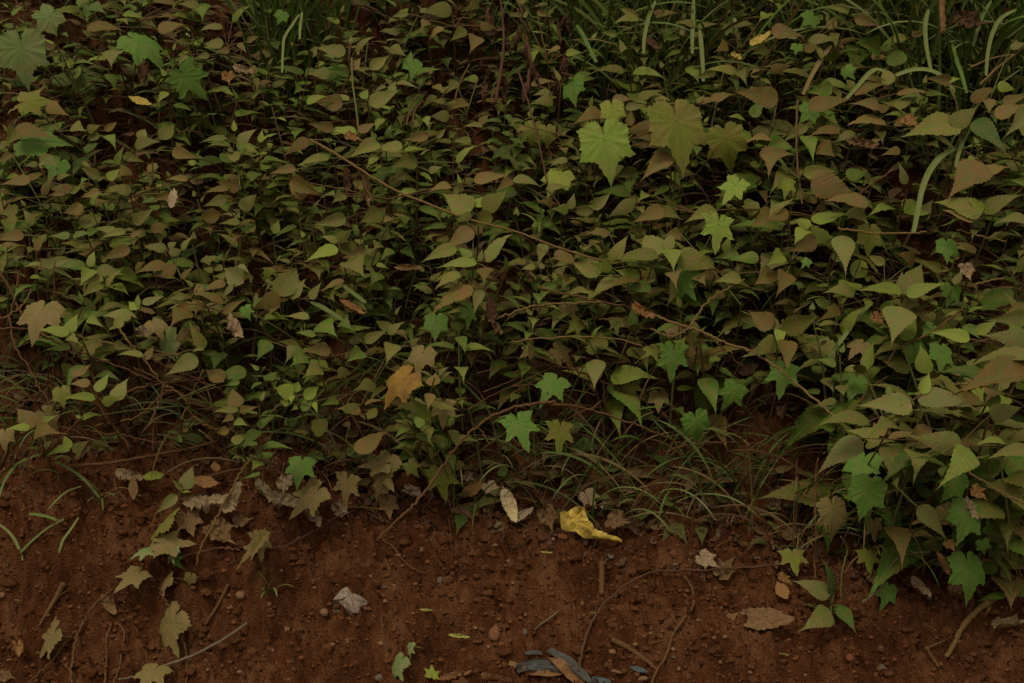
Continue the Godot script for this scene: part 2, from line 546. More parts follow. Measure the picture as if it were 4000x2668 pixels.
const MARKS := [
	[2, 0, 635, 1060, "the brightest green lobed leaf"],
	[2, 0, 1130, 930, "the largest olive lobed leaf"],
	[0, 0, 150, 380, "the large pale green lobed leaf"],
	[0, 0, 1280, 580, "the deep green flat lobed leaf"],
	[1, 1, 980, 1080, "the orange lobed leaf"],
	[2, 1, 1420, 60, "the star leaf above olive fan"],
	[2, 1, 1100, 900, "the green star leaf over the hollow"],
	[2, 1, 950, 200, "the fan of olive leaves"],
	[3, 1, 920, 450, "the pale four-leaved weed"],
	[3, 1, 500, 160, "the pale teardrop leaf"],
	[3, 1, 950, 1200, "the large-leaved weed over bare earth"],
	[3, 1, 1600, 800, "the weed with very large leaves"],
	[3, 2, 670, 330, "the bright quilted leaf"],
	[1, 0, 1650, 300, "the dark dead stalk"],
	[2, 0, 100, 300, "the dead stalk beside pale grass"],
	[1, 0, 450, 200, "the tall green grass clump"],
	[2, 0, 900, 300, "the pale arching grass"],
	[3, 0, 1200, 200, "the yellow-brown fuzzy spike"],
	[3, 0, 1100, 1250, "the broad curving pale grass"],
	[3, 0, 400, 700, "the flat brown spreading leaves"],
	[1, 0, 650, 300, "the pale whorled weed"],
	[1, 0, 900, 1280, "the long leaning tan stem"],
	[1, 0, 1500, 1420, "the three broad olive leaves"],
	[1, 1, 1500, 230, "the radiating narrow leaves"],
	[1, 1, 300, 1150, "the fresh rounded green clump"],
	[0, 0, 600, 600, "the feathery frond hollow"],
	[0, 0, 280, 1150, "the pale-tipped brown weed"],
	[0, 0, 1600, 960, "the weed with two long pale leaves"],
	[0, 1, 300, 600, "the brown lobed leaf with holes"],
	[0, 1, 950, 570, "the fresh pale whorl"],
	[0, 1, 1600, 720, "the pinkish withered leaf"],
	[0, 1, 1150, 1070, "the crossing brown runners"],
	[0, 1, 700, 1150, "the pale sprig among runners"],
	[0, 1, 1680, 350, "the yellow-spotted pale leaf"],
	[2, 2, 450, 460, "the yellow dead leaf"],
	[1, 2, 650, 1020, "the largest pale stone"],
	[1, 2, 1440, 390, "the large flat dead leaf"],
	[0, 2, 1430, 400, "the pale crumpled litter"],
	[0, 2, 350, 1250, "the tan five-pointed leaf"],
	[0, 2, 1300, 1390, "the pale grey twig"],
	[2, 2, 617, 850, "the upright wooden rod"],
	[2, 2, 1100, 1250, "the crooked brown root"],
	[3, 2, 20, 1140, "the large oval dead leaf"],
	[3, 2, 1400, 1100, "the thick bent root"],
	[2, 2, 250, 1450, "the torn plastic strip"],
	[2, 1, 1300, 720, "the thick tan runner"],
	[3, 0, 150, 1280, "the yellow-green leaf under brown ones"],
	[3, 0, 1400, 1000, "the three huge drooping leaves"],
]

func beside(p: Vector2) -> String:                            # the nearest thing that anyone can find in the scene
	var best := ""
	var near := 1e9
	for m in MARKS:
		var d := p.distance_to(pt(m[0], m[1], m[2], m[3]))
		if d < near:
			near = d
			best = m[4]
	return ("beside " if near < 260.0 else "near ") + best

# ------------------------------------------------------------------ naming
func numbered(called: String) -> String:
	counts[called] = counts.get(called, 0) + 1
	return called if counts[called] == 1 else "%s_%03d" % [called, counts[called] - 1]

func tag(o: Node3D, label: String, category: String, group := "", kind := "") -> Node3D:
	if label: o.set_meta("label", label)
	if category: o.set_meta("category", category)
	if group: o.set_meta("group", group)
	if kind: o.set_meta("kind", kind)
	return o

func thing(called: String, at: Vector3, label: String, category: String, group := "") -> Node3D:
	var o := Node3D.new()
	o.name = numbered(called)
	add_child(o)
	o.position = at
	tag(o, label, category, group)
	return o

func part(called: String, m: Mesh, material: Material, parent: Node3D, t := Transform3D()) -> MeshInstance3D:
	var o := MeshInstance3D.new()
	o.name = called
	o.mesh = m
	o.material_override = material
	o.transform = t
	parent.add_child(o, true)
	return o

func single(called: String, m: Mesh, material: Material, t: Transform3D, label: String, category: String, group := "") -> MeshInstance3D:
	var o := part(numbered(called), m, material, self, t)
	tag(o, label, category, group, "thing")
	return o

# ------------------------------------------------------------------ leaves laid along a line of sight
func leaf_frame(b: Vector2, t: Vector2, wr: float, p0: Vector3, true_width: float, sway: float) -> Transform3D:
	var best := Transform3D()
	var best_err := 1e9
	for k in 14:
		var a := deg_to_rad(8.0 + 5.5 * k)
		for roll: float in [sway - 0.9, sway - 0.35, sway, sway + 0.35, sway + 0.9]:
			var n := Vector3(roll, cos(a), sin(a)).normalized()
			var d := ray(t)
			var den := d.dot(n)
			if absf(den) < 0.12:
				continue
			var p1 := eye + d * ((p0 - eye).dot(n) / den)
			var along := p1 - p0
			var L := along.length()
			var face := absf((p0 - eye).normalized().dot(n))
			if L > 0.3 or L < 0.004:
				continue
			var dir := along / L
			var side := n.cross(dir).normalized()
			var m := p0 + along * 0.4
			var lv := b.distance_to(t)
			var across := project(m + side * true_width * 0.5 * L) - project(m - side * true_width * 0.5 * L)
			var axis := (t - b).normalized()
			var wv := absf(across.x * axis.y - across.y * axis.x)
			var flat := lv * p0.distance_to(eye) / 5560.0
			var err := absf(wv / lv - wr) + 0.25 * maxf(0.0, L / flat - 1.25) + 0.06 * absf(roll - sway) + 0.1 * maxf(0.0, 0.3 - face)
			if err < best_err:
				best_err = err
				var fit := clampf(wr / maxf(0.01, wv / lv), 0.7, 1.3)
				best = Transform3D(Basis(side * L * fit, n * L, dir * L * 1.06), p0)
	return best

func add_traced_plants(sets: Array, group: String) -> void:
	# each entry: [tile column, tile row, lift, leaves: base x, base y, tip x, tip y, width over length, tone]
	for e in sets:
		var c: int = e[0]
		var r: int = e[1]
		var lift: float = e[2] + (0.045 if e[2] > 0.15 else 0.0)
		var label: String = e[4] if e.size() > 4 else ""
		var frames := []
		var middle := Vector3.ZERO
		for l in e[3]:
			var b := pt(c, r, l[0], l[1])
			var p0 := hit(b, lift + rng.randf_range(-0.006, 0.006))
			frames.append([leaf_frame(b, pt(c, r, l[2], l[3]), l[4], p0, 0.45, rng.randf_range(-0.1, 0.1)), int(l[5])])
			middle += p0
		middle /= frames.size()
		var top := middle + Vector3(0, -0.012, -0.012)
		var foot := top
		var lean := Vector3(rng.randf_range(-0.15, 0.15), -1.0, rng.randf_range(-1.3, -0.7)).normalized()
		for k in 200:
			foot += lean * 0.004
			if foot.y < bank(foot.x, foot.z) - 0.01:
				break
		var o := thing("leafy_weed", foot, label if label else "weed of %s toothed leaves %s" % [["brown-dusted", "olive", "green", "yellow-green", "pale", "dark"][frames[0][1]], beside(pt(c, r, e[3][0][0], e[3][0][1]))], "weed", "" if label else group)
		var s := Shape.new()
		var st := smooth_line([Vector3.ZERO, (top - foot) * 0.5 + Vector3(rng.randf_range(-0.006, 0.006), 0, 0.008), top - foot], 4)
		tube(s, st, 0.002, 0.0012, 5)
		for f in frames:
			var q: Vector3 = f[0].origin - foot
			var best: Vector3 = st[-1]
			for p: Vector3 in st:
				if p.distance_to(q) + maxf(0.0, p.y - q.y) < best.distance_to(q) + maxf(0.0, best.y - q.y):
					best = p
			if best.distance_to(q) > 0.003:
				tube(s, smooth_line([best, best.lerp(q, 0.5) + Vector3(0, 0.002, 0), q], 2), 0.0011, 0.0009, 4)
		part("stem", s.mesh(), M["stem_green"] if rng.randf() < 0.5 else M["stem_brown"], o)
		for f in frames:
			var tr: Transform3D = f[0]
			tr.origin -= foot
			part("leaf", ovate[rng.randi() % ovate.size()], M["ovate_%d_%d" % [f[1], rng.randi() % 3]], o, tr)
		# lower leaves on the same stem
		var size: float = (frames[0][0] as Transform3D).basis.z.length() * 0.75
		for k in rng.randi_range(2, 4):
			var a := rng.randf() * TAU
			var at: Vector3 = st[int(st.size() * rng.randf_range(0.35, 0.8))]
			part("leaf", ovate[rng.randi() % ovate.size()], M["ovate_%d_%d" % [[0, 1, 2, 5][rng.randi() % 4], rng.randi() % 3]], o, aim(at, a, 0.15, 0.25, size * rng.randf_range(0.7, 1.0)))

func aim(at: Vector3, a: float, rise: float, lean: float, size: float) -> Transform3D:   # a leaf that points round the stem at angle a
	var dir := Vector3(sin(a), rise, cos(a)).normalized()
	var up := Vector3(rng.randf_range(-0.3, 0.3), 1.0, lean + rng.randf_range(-0.25, 0.25))
	var side := up.cross(dir).normalized()
	return Transform3D(Basis(side * size, dir.cross(side).normalized() * size, dir * size), at + dir * 0.006)

func make_weed(pairs: int, gap: float, leaf: float, mix: Array, kinds: Array) -> Node3D:
	var o := Node3D.new()
	var s := Shape.new()
	var h := gap * pairs + 0.03
	var sway := Vector3(rng.randf_range(-0.02, 0.02), 0, rng.randf_range(0.0, 0.03))
	var line := smooth_line([Vector3.ZERO, Vector3(0, h * 0.5, 0) + sway * 0.3, Vector3(0, h, 0) + sway], 5)
	tube(s, line, 0.0018, 0.0009, 5)
	part("stem", s.mesh(), M["stem_green"] if rng.randf() < 0.5 else M["stem_brown"], o)
	var a0 := rng.randf() * TAU
	for k in pairs + 1:
		var t := (h - gap * k) / h
		var idx := clampf(t, 0.0, 1.0) * (line.size() - 1)
		var at: Vector3 = (line[int(idx)] as Vector3).lerp(line[mini(int(idx) + 1, line.size() - 1)], idx - int(idx))
		var a := a0 + k * PI / 2.0 + rng.randf_range(-0.3, 0.3)
		var size: float = leaf * ([0.42, 0.8, 1.0, 1.0, 0.9, 0.8][mini(k, 5)])
		for j in 2:
			if k > 2 and rng.randf() < 0.2:
				continue
			var tone: int = mix[rng.randi() % mix.size()]
			if k == 0 and rng.randf() < 0.6:
				tone = [4, 3, 1][rng.randi() % 3]
			var rise := 0.7 if k == 0 else rng.randf_range(-0.4, 0.15)
			part("leaf", ovate[kinds[rng.randi() % kinds.size()]], M["ovate_%d_%d" % [tone, rng.randi() % 3]], o, aim(at, a + PI * j, rise, 0.15, size * rng.randf_range(0.82, 1.12)))
	return o

# ------------------------------------------------------------------ the scene
func _ready() -> void:
	rng.seed = 20417
	for n in [[n_big, 11, 0.2], [n_mid, 12, 0.05], [n_fine, 13, 0.05]]:
		n[0].seed = n[1]
		n[0].noise_type = FastNoiseLite.TYPE_SIMPLEX_SMOOTH
		n[0].frequency = n[2]
		n[0].fractal_octaves = 3
	cam_basis = Basis(Vector3.RIGHT, deg_to_rad(pitch))
	# camera, sky, sun
	var cam := Camera3D.new()
	cam.name = "camera"
	cam.fov = lens
	cam.near = 0.05
	cam.far = 200.0
	cam.transform = Transform3D(cam_basis, eye)
	add_child(cam)
	cam.current = true
	var env := Environment.new()
	env.background_mode = Environment.BG_SKY
	var sm := ProceduralSkyMaterial.new()
	sm.sky_top_color = Color(1.0, 0.955, 0.83)
	sm.sky_horizon_color = Color(0.45, 0.425, 0.365)
	sm.sky_curve = 0.25
	sm.ground_bottom_color = Color(0.12, 0.09, 0.07)
	sm.ground_horizon_color = Color(0.2, 0.17, 0.14)
	sm.sky_energy_multiplier = 1.0
	var sky := Sky.new()
	sky.sky_material = sm
	env.sky = sky
	env.tonemap_mode = Environment.TONE_MAPPER_LINEAR
	env.tonemap_exposure = 0.76
	env.sdfgi_enabled = true
	env.ssao_enabled = true
	env.ssil_enabled = true
	var we := WorldEnvironment.new()
	we.name = "environment"
	we.environment = env
	add_child(we)
	var sun := DirectionalLight3D.new()
	sun.name = "sun"
	sun.light_energy = 0.5
	sun.light_angular_distance = 16.0
	sun.light_color = Color(1.0, 0.93, 0.82)
	sun.shadow_enabled = true
	add_child(sun)
	sun.look_at_from_position(Vector3(-1.2, 4.0, 1.6), Vector3.ZERO, Vector3.UP)

	make_materials()
	for k in 9:
		ovate.append(make_ovate([0.7, 0.8, 0.9, 0.64, 0.76, 0.84, 0.72, 0.95, 0.68][k], [0.04, 0.07, 0.02, 0.09, 0.05, 0.1, 0.03, 0.06, 0.12][k], [0.28, 0.12, 0.2, 0.4, 0.05, 0.3, 0.5, 0.15, 0.22][k], [0.08, 0.16, 0.04, 0.12, 0.22, 0.05, 0.1, 0.18, 0.26][k], 0.035, [11, 12, 10, 11, 12, 11, 10, 12, 11][k], k + 1))
	for k in 6:
		lobed.append(make_lobed([0.85, 0.65, 0.1, 0.25, 0.8, 0.0][k], [0.08, -0.08, 0.02, -0.14, 0.16, -0.06][k], [0.24, 0.34, 0.22, 0.38, 0.2, 0.28][k], 0.07, k + 1))
	for k in 8:
		dry_shapes.append(make_dry(k % 2 == 0, [0.22, 0.3, 0.38, 0.2, 0.1, 0.12, 0.42, 0.34][k], [1.2, 0.8, 1.6, 2.2, 0.3, 0.25, 1.9, 1.1][k], k + 1))
	for k in 8:
		blades.append(make_blade([0.5, 0.9, 1.3, 1.7, 2.1, 1.1, 0.3, 2.5][k], [0.4, -0.6, 0.9, -0.3, 0.5, 1.4, 0.2, -0.8][k], 0.05))
	for k in 5:
		stones.append(make_stone([0.35, 0.25, 0.3, 0.2, 0.4][k], [0.5, 0.8, 0.3, 0.95, 0.6][k], k + 1, 14 if k == 3 else 9, 18 if k == 3 else 12))

	build_ground()
	build_weeds()
	build_fill()
	build_lobed()
	build_grass()
	build_runners()
	build_litter()
	build_stones()
	build_stuff()

func steps(lo: float, hi: float, fine_lo: float, fine_hi: float, fine: float, grow: float) -> Array:
	var a := []
	var x := fine_lo
	while x < fine_hi:
		a.append(x)
		x += fine
	var d := fine
	while x < hi:
		a.append(x)
		d *= grow
		x += d
	a.append(hi)
	x = fine_lo
	d = fine
	while x > lo:
		d *= grow
		x -= d
		a.push_front(maxf(x, lo))
	return a

func build_ground() -> void:
	var xs := steps(-14.0, 14.0, -0.92, 0.92, 0.0034, 1.17)
	var zs := steps(-9.0, 8.0, -0.42, 0.05, 0.0034, 1.1)
	var s := Shape.new()
	var red := Color(0.11, 0.04, 0.0175)
	var pale := Color(0.175, 0.078, 0.038)
	var dark := Color(0.058, 0.022, 0.011)
	for z: float in zs:
		for x: float in xs:
			var k := 0.45 + 1.3 * n_mid.get_noise_2d(x * 170.0 + 300.0, z * 170.0) + 1.0 * n_fine.get_noise_2d(x * 900.0, z * 900.0 + 90.0)
			var c := red.lerp(pale, clampf(k - 0.35, 0.0, 1.0)).lerp(dark, clampf(0.35 - k, 0.0, 1.0))
			s.tint = c
			s.add(Vector3(x, earth(x, z), z))
	var w := xs.size()
	for j in zs.size() - 1:
		for i in w - 1:
			s.quad(j * w + i, j * w + i + 1, (j + 1) * w + i + 1, (j + 1) * w + i)
	var g := part("ground", s.mesh(), M["soil"], self)
	tag(g, "bare red-brown earth bank with crumbs and rills", "ground", "", "structure")

func build_weeds() -> void:
	var G := "dusty weeds with toothed oval leaves"
	add_traced_plants([
		[3, 1, 0.27, [[920, 450, 600, 435, 0.27, 3], [945, 460, 1060, 255, 0.62, 1], [955, 465, 1225, 385, 0.36, 3], [915, 545, 850, 805, 0.72, 4]], "pale green weed with four spread leaves, one hanging straight down"],
		[3, 1, 0.26, [[95, 690, 340, 610, 0.5, 1], [70, 690, -90, 600, 0.5, 1], [80, 700, 75, 855, 0.62, 3], [125, 780, 130, 980, 0.72, 0]]],
		[3, 1, 0.4, [[990, 1225, 625, 1225, 0.36, 4], [1030, 1160, 1435, 1255, 0.33, 4], [1060, 1145, 1110, 995, 0.6, 3], [700, 1330, 325, 1388, 0.33, 1], [870, 1350, 690, 1445, 0.75, 1], [830, 1155, 830, 1095, 0.9, 2], [980, 1230, 830, 1350, 0.55, 1]], "large-leaved weed reaching out over the bare earth, leaves grey-green and brown"],
		[3, 1, 0.42, [[1830, 985, 1295, 1150, 0.42, 0], [1800, 620, 1495, 640, 0.45, 4], [1830, 790, 1465, 740, 0.42, 4], [1390, 765, 1110, 722, 0.36, 3], [1440, 735, 1580, 640, 0.5, 3], [1830, 900, 1380, 960, 0.2, 1]], "tall weed with very large pointed leaves, brown-dusted above"],
		[3, 1, 0.36, [[640, 1450, 340, 1700, 0.42, 4], [1395, 1530, 1160, 1800, 0.66, 3], [1330, 1500, 960, 1430, 0.45, 4], [1110, 1370, 915, 1540, 0.5, 0], [1530, 1290, 1740, 1240, 0.62, 1], [1640, 1490, 1430, 1500, 0.25, 3], [1810, 1540, 1500, 1600, 0.4, 1]]],
		[3, 1, 0.28, [[510, 50, 532, 325, 0.6, 4]], "single pale teardrop leaf hanging upright with a dark blotch"],
		[3, 1, 0.25, [[130, 310, 55, 475, 0.7, 0], [60, 320, -80, 390, 0.55, 0], [330, 80, 140, 165, 0.5, 0], [260, 0, 180, 120, 0.6, 3], [100, 180, -20, 260, 0.9, 3]]],
		[3, 1, 0.24, [[590, 430, 380, 450, 0.5, 1], [490, 545, 330, 645, 0.55, 0], [1010, 230, 870, 170, 0.7, 0], [1190, 290, 1040, 220, 0.45, 1], [800, 250, 690, 190, 0.6, 1]]],
		[3, 2, 0.17, [[1030, 350, 1225, 578, 0.44, 4]], "grey-green pointed leaf hanging from a thin stalk beside dark leaves"],
		[3, 2, 0.035, [[425, 965, 165, 868, 0.36, 4], [435, 1080, 210, 1215, 0.62, 4], [490, 1045, 605, 1228, 0.44, 5], [455, 960, 365, 715, 0.3, 5]], "young weed of four leaves rooted in bare earth below the thicket"],
		[2, 1, 0.29, [[1010, 190, 680, 228, 0.3, 1], [680, 245, 795, 60, 0.5, 1], [1015, 185, 915, 55, 0.85, 4], [1060, 150, 1105, 60, 0.9, 4], [1085, 150, 1112, 305, 0.75, 3], [1140, 190, 1412, 288, 0.45, 1], [1110, 300, 1138, 440, 1.0, 0], [690, 280, 530, 240, 0.45, 3]], "broad olive weed with fan of upright and drooping leaves above crossing runners"],
		[2, 1, 0.26, [[690, 345, 548, 495, 0.38, 1], [870, 372, 630, 448, 0.3, 0], [955, 405, 745, 435, 0.42, 5], [590, 330, 400, 232, 0.5, 1], [885, 335, 715, 290, 0.55, 3], [670, 40, 510, 45, 0.4, 0], [980, 345, 910, 385, 0.5, 1]]],
		[2, 1, 0.25, [[1270, 320, 1335, 405, 0.9, 0], [1385, 300, 1260, 350, 0.6, 0], [1575, 350, 1385, 378, 0.42, 1], [1700, 200, 1495, 228, 0.42, 2], [1560, 180, 1380, 215, 0.4, 2], [1790, 310, 1665, 390, 0.8, 0]]],
		[2, 1, 0.26, [[1820, 770, 1572, 890, 0.5, 1], [1800, 680, 1630, 575, 0.6, 0], [1160, 40, 1030, 60, 0.6, 0]]],
		[2, 1, 0.25, [[220, 110, 180, 255, 0.6, 1], [160, 265, 60, 290, 0.4, 1], [375, 240, 280, 270, 0.4, 1], [395, 355, 310, 315, 0.5, 0], [290, 180, 420, 190, 0.4, 0]]],
		[1, 1, 0.29, [[1520, 240, 1252, 278, 0.3, 3], [1590, 235, 1790, 60, 0.32, 4], [1490, 10, 1295, 155, 0.42, 0], [1375, 135, 1138, 238, 0.42, 1], [1400, 310, 1230, 435, 0.32, 1], [1580, 270, 1570, 390, 1.0, 0], [1480, 200, 1390, 140, 0.6, 2], [1540, 230, 1560, 150, 0.5, 4]], "weed with radiating narrow leaves, brown and pale green, over a leaning stem"],
		[1, 1, 0.28, [[1490, 408, 1212, 602, 0.3, 0], [1550, 430, 1500, 595, 0.5, 1]], "weed with one long pinkish-brown leaf slanting downwards"],
		[1, 1, 0.25, [[560, 140, 345, 230, 0.32, 3], [640, 225, 748, 345, 1.1, 1], [745, 160, 600, 210, 0.6, 0], [470, 290, 350, 270, 0.5, 1], [565, 95, 445, 60, 0.4, 1], [560, 90, 660, 10, 0.6, 1]]],
		[1, 1, 0.22, [[850, 310, 785, 405, 0.9, 2], [940, 150, 850, 235, 0.6, 2], [830, 250, 915, 285, 0.4, 3]]],
		[1, 1, 0.23, [[610, 370, 440, 447, 0.25, 0], [375, 490, 450, 375, 0.4, 1], [365, 625, 195, 612, 0.32, 1], [245, 490, 345, 350, 0.5, 1], [160, 480, 280, 300, 0.9, 4], [165, 470, -30, 560, 0.45, 0], [50, 320, 150, 300, 0.8, 3]]],
		[1, 1, 0.2, [[750, 792, 912, 702, 0.42, 1], [910, 730, 1025, 648, 0.34, 1], [440, 655, 560, 755, 0.8, 2], [600, 640, 690, 720, 1.1, 2], [580, 715, 800, 690, 0.2, 3], [410, 740, 270, 725, 0.4, 2]]],
		[1, 1, 0.2, [[285, 815, 200, 935, 0.75, 1], [440, 960, 318, 1035, 0.8, 1], [330, 870, 230, 960, 1.0, 2], [560, 990, 660, 1000, 0.6, 1], [500, 840, 320, 850, 0.6, 0], [90, 780, 0, 920, 0.6, 2], [725, 850, 620, 930, 0.9, 2]]],
		[1, 1, 0.2, [[820, 1075, 665, 1125, 0.7, 1], [945, 800, 895, 940, 0.75, 1], [560, 1190, 440, 1230, 0.62, 2], [600, 1260, 720, 1218, 0.62, 1], [400, 1200, 425, 1280, 0.5, 3]], ],
		[1, 1, 0.19, [[260, 1140, 135, 1100, 0.7, 3], [270, 1130, 290, 1060, 0.8, 3], [330, 1170, 430, 1090, 0.6, 3], [250, 1150, 240, 1215, 0.7, 3], [230, 1215, 165, 1190, 0.7, 3], [280, 1230, 240, 1260, 0.7, 3], [380, 1230, 280, 1180, 0.8, 2]], "clump of small fresh bright green rounded leaves low in the thicket"],
		[1, 1, 0.18, [[1195, 1312, 1062, 1162, 0.45, 3], [1150, 1370, 1080, 1290, 0.6, 2], [1130, 1385, 1190, 1360, 0.5, 3]], "upright oval yellow-green leaf beside a brown lobed leaf"],
		[1, 1, 0.13, [[700, 1552, 915, 1405, 0.36, 0], [480, 1400, 385, 1330, 0.9, 1], [650, 1350, 590, 1360, 0.7, 0]]],
		[1, 0, 0.24, [[1345, 65, 1130, 92, 0.42, 1], [1530, 10, 1400, 85, 0.6, 1], [1180, 140, 1130, 205, 0.9, 0], [1045, 95, 930, 120, 0.4, 1], [1440, 200, 1335, 285, 0.5, 1], [1540, 180, 1660, 195, 0.5, 0], [1520, 250, 1470, 370, 0.8, 0], [1290, 190, 1190, 285, 0.3, 0]]],
		[1, 0, 0.24, [[790, 480, 915, 385, 0.55, 1], [930, 320, 1040, 395, 0.6, 1], [900, 460, 750, 485, 0.4, 1], [1000, 290, 1040, 260, 0.6, 2]]],
		[1, 0, 0.26, [[615, 370, 405, 328, 0.36, 1], [690, 350, 825, 258, 0.32, 1], [640, 290, 590, 280, 0.6, 4], [660, 280, 720, 265, 0.6, 4], [650, 300, 660, 250, 0.6, 4], [600, 400, 510, 420, 0.4, 4], [640, 500, 500, 480, 0.55, 2], [510, 510, 350, 515, 0.4, 1], [660, 480, 720, 400, 0.7, 0]], "weed crowned by a pale whorl of small leaves beside tall grass"],
		[1, 0, 0.26, [[785, 722, 990, 620, 0.42, 1], [600, 715, 393, 700, 0.48, 0], [730, 680, 770, 615, 0.7, 3], [640, 690, 500, 660, 0.3, 1], [350, 715, 500, 665, 0.3, 3], [930, 640, 960, 560, 0.7, 4], [940, 580, 885, 540, 0.5, 4], [960, 580, 1110, 605, 0.25, 1], [890, 590, 820, 630, 0.4, 4]]],
		[1, 0, 0.27, [[362, 960, 185, 1078, 0.45, 0], [535, 885, 352, 848, 0.45, 0], [840, 985, 640, 1090, 0.5, 1], [1010, 1010, 800, 1035, 0.3, 1], [690, 910, 500, 905, 0.35, 3], [710, 910, 830, 845, 0.4, 0], [520, 920, 690, 895, 0.3, 3], [1020, 1030, 1160, 1038, 0.2, 3]]],
		[1, 0, 0.25, [[1190, 930, 1015, 965, 0.5, 0], [500, 1090, 280, 1155, 0.32, 1], [275, 1165, 90, 1200, 0.36, 0], [1100, 1090, 910, 1155, 0.65, 1], [1170, 800, 1190, 880, 0.7, 3], [1240, 950, 1310, 880, 0.5, 1], [1380, 1120, 1530, 1010, 0.3, 3], [1190, 1180, 1290, 1150, 0.4, 1]]],
		[1, 0, 0.25, [[1500, 1245, 1745, 1212, 0.36, 0], [1340, 1280, 1190, 1320, 0.35, 0], [620, 1500, 395, 1552, 0.45, 1], [850, 1460, 710, 1535, 0.7, 1], [1760, 1240, 1640, 1330, 0.6, 0], [600, 1330, 520, 1400, 0.9, 4], [240, 1240, 460, 1350, 0.5, 0], [250, 1340, 400, 1280, 0.7, 0]]],
		[1, 0, 0.29, [[1485, 1455, 1285, 1335, 0.6, 1], [1560, 1440, 1735, 1312, 0.48, 1], [1630, 1500, 1480, 1535, 0.7, 1], [1500, 1420, 1630, 1360, 0.35, 3], [1480, 1470, 1370, 1540, 0.5, 1]], "weed with three broad pale olive leaves standing over a leaning stem"],
		[1, 0, 0.24, [[1560, 870, 1420, 880, 0.3, 1], [1330, 800, 1200, 800, 0.5, 1], [1450, 700, 1330, 760, 0.6, 0], [1300, 700, 1210, 700, 0.4, 1], [1380, 560, 1310, 640, 0.6, 1], [1540, 850, 1600, 790, 0.6, 0], [1480, 970, 1350, 975, 0.35, 1], [1530, 540, 1420, 555, 0.4, 3]]],
		[0, 0, 0.24, [[1085, 205, 1280, 172, 0.4, 0], [600, 185, 855, 222, 0.3, 0], [1190, 110, 1080, 130, 0.3, 0], [850, 100, 990, 130, 0.35, 2], [1200, 20, 1040, 25, 0.35, 0], [1370, 50, 1220, 35, 0.35, 1], [620, 40, 590, 135, 0.8, 5], [620, 30, 730, 100, 0.7, 5]]],
		[0, 0, 0.26, [[785, 340, 768, 468, 0.95, 1]], "single blunt olive leaf hanging above a dark hollow"],
		[0, 0, 0.25, [[95, 895, 368, 948, 0.35, 0], [320, 720, 482, 802, 0.55, 0], [110, 900, 30, 1010, 0.9, 1], [500, 860, 595, 910, 0.7, 1], [600, 900, 700, 860, 0.5, 1], [720, 900, 805, 840, 0.6, 0]]],
		[0, 0, 0.25, [[1110, 960, 1200, 865, 0.7, 1], [960, 960, 1000, 890, 0.8, 1], [1185, 1040, 1372, 1088, 0.5, 0], [850, 1070, 1005, 1120, 0.5, 1], [740, 930, 800, 1040, 0.7, 2], [690, 930, 600, 960, 0.8, 1], [930, 990, 1110, 980, 0.5, 1], [800, 1130, 860, 1000, 0.4, 3]]],
		[0, 0, 0.25, [[690, 1215, 555, 1150, 0.55, 1], [1290, 1240, 1140, 1240, 0.35, 0], [740, 1235, 830, 1160, 0.5, 3], [890, 1160, 800, 1230, 0.9, 0], [900, 1320, 745, 1290, 0.4, 1], [690, 1320, 560, 1360, 0.4, 0], [1180, 1335, 1045, 1382, 0.45, 0], [920, 1540, 1072, 1425, 0.45, 1], [640, 1400, 740, 1380, 0.6, 0]]],
		[0, 0, 0.27, [[210, 1240, 5, 1272, 0.3, 0], [200, 1250, 330, 1180, 0.35, 0], [280, 1120, 370, 1070, 0.7, 4], [260, 1130, 165, 1145, 0.4, 4], [290, 1130, 425, 1150, 0.3, 4], [290, 1160, 280, 1110, 0.8, 4], [290, 1340, 380, 1210, 0.4, 0], [500, 1300, 338, 1308, 0.45, 0], [390, 1230, 500, 1205, 0.4, 1]], "brown-dusted weed with a pale whorl of young leaves at its tip"],
		[0, 0, 0.24, [[575, 1430, 438, 1470, 0.5, 0], [450, 1330, 330, 1350, 0.4, 0], [130, 1450, -10, 1470, 0.5, 1], [480, 1330, 560, 1280, 0.6, 3], [120, 1500, 20, 1540, 0.5, 1], [60, 1330, 0, 1300, 0.6, 0], [80, 1060, -20, 1120, 0.4, 0], [230, 1540, 160, 1440, 0.5, 1]]],
		[0, 0, 0.28, [[1560, 950, 1378, 985, 0.25, 4], [1640, 985, 1770, 890, 0.4, 4], [1570, 1000, 1420, 1025, 0.22, 1], [1600, 1040, 1550, 1020, 0.6, 4], [1650, 1090, 1550, 1050, 0.6, 1], [1570, 1300, 1400, 1332, 0.28, 0], [1650, 1290, 1490, 1250, 0.5, 0], [1700, 1020, 1790, 1060, 0.4, 1]], "weed topped by two long pale leaves above lower brown ones"],
		[0, 0, 0.24, [[1540, 300, 1370, 325, 0.35, 1], [1530, 180, 1370, 220, 0.25, 1], [1700, 290, 1790, 250, 0.4, 0], [1670, 230, 1600, 250, 0.5, 0], [1440, 380, 1340, 400, 0.4, 1], [1600, 150, 1740, 45, 0.3, 3], [1280, 380, 1220, 460, 0.6, 1], [1580, 350, 1480, 350, 0.4, 0], [1640, 300, 1700, 370, 0.5, 0]]],
		[0, 0, 0.24, [[1510, 1480, 1390, 1500, 0.8, 0], [1650, 1530, 1510, 1540, 0.3, 1], [1560, 1370, 1400, 1420, 0.4, 1], [1660, 1440, 1760, 1340, 0.7, 1]]],
		[0, 1, 0.23, [[165, 50, -30, 95, 0.38, 0], [865, 25, 690, 82, 0.35, 1], [1040, 20, 1160, -10, 0.6, 0], [900, 65, 1020, 20, 0.35, 0], [240, 150, 330, 40, 0.35, 0], [480, 60, 350, 55, 0.35, 2], [500, 60, 650, 50, 0.35, 2], [600, 30, 690, 10, 0.6, 2]]],
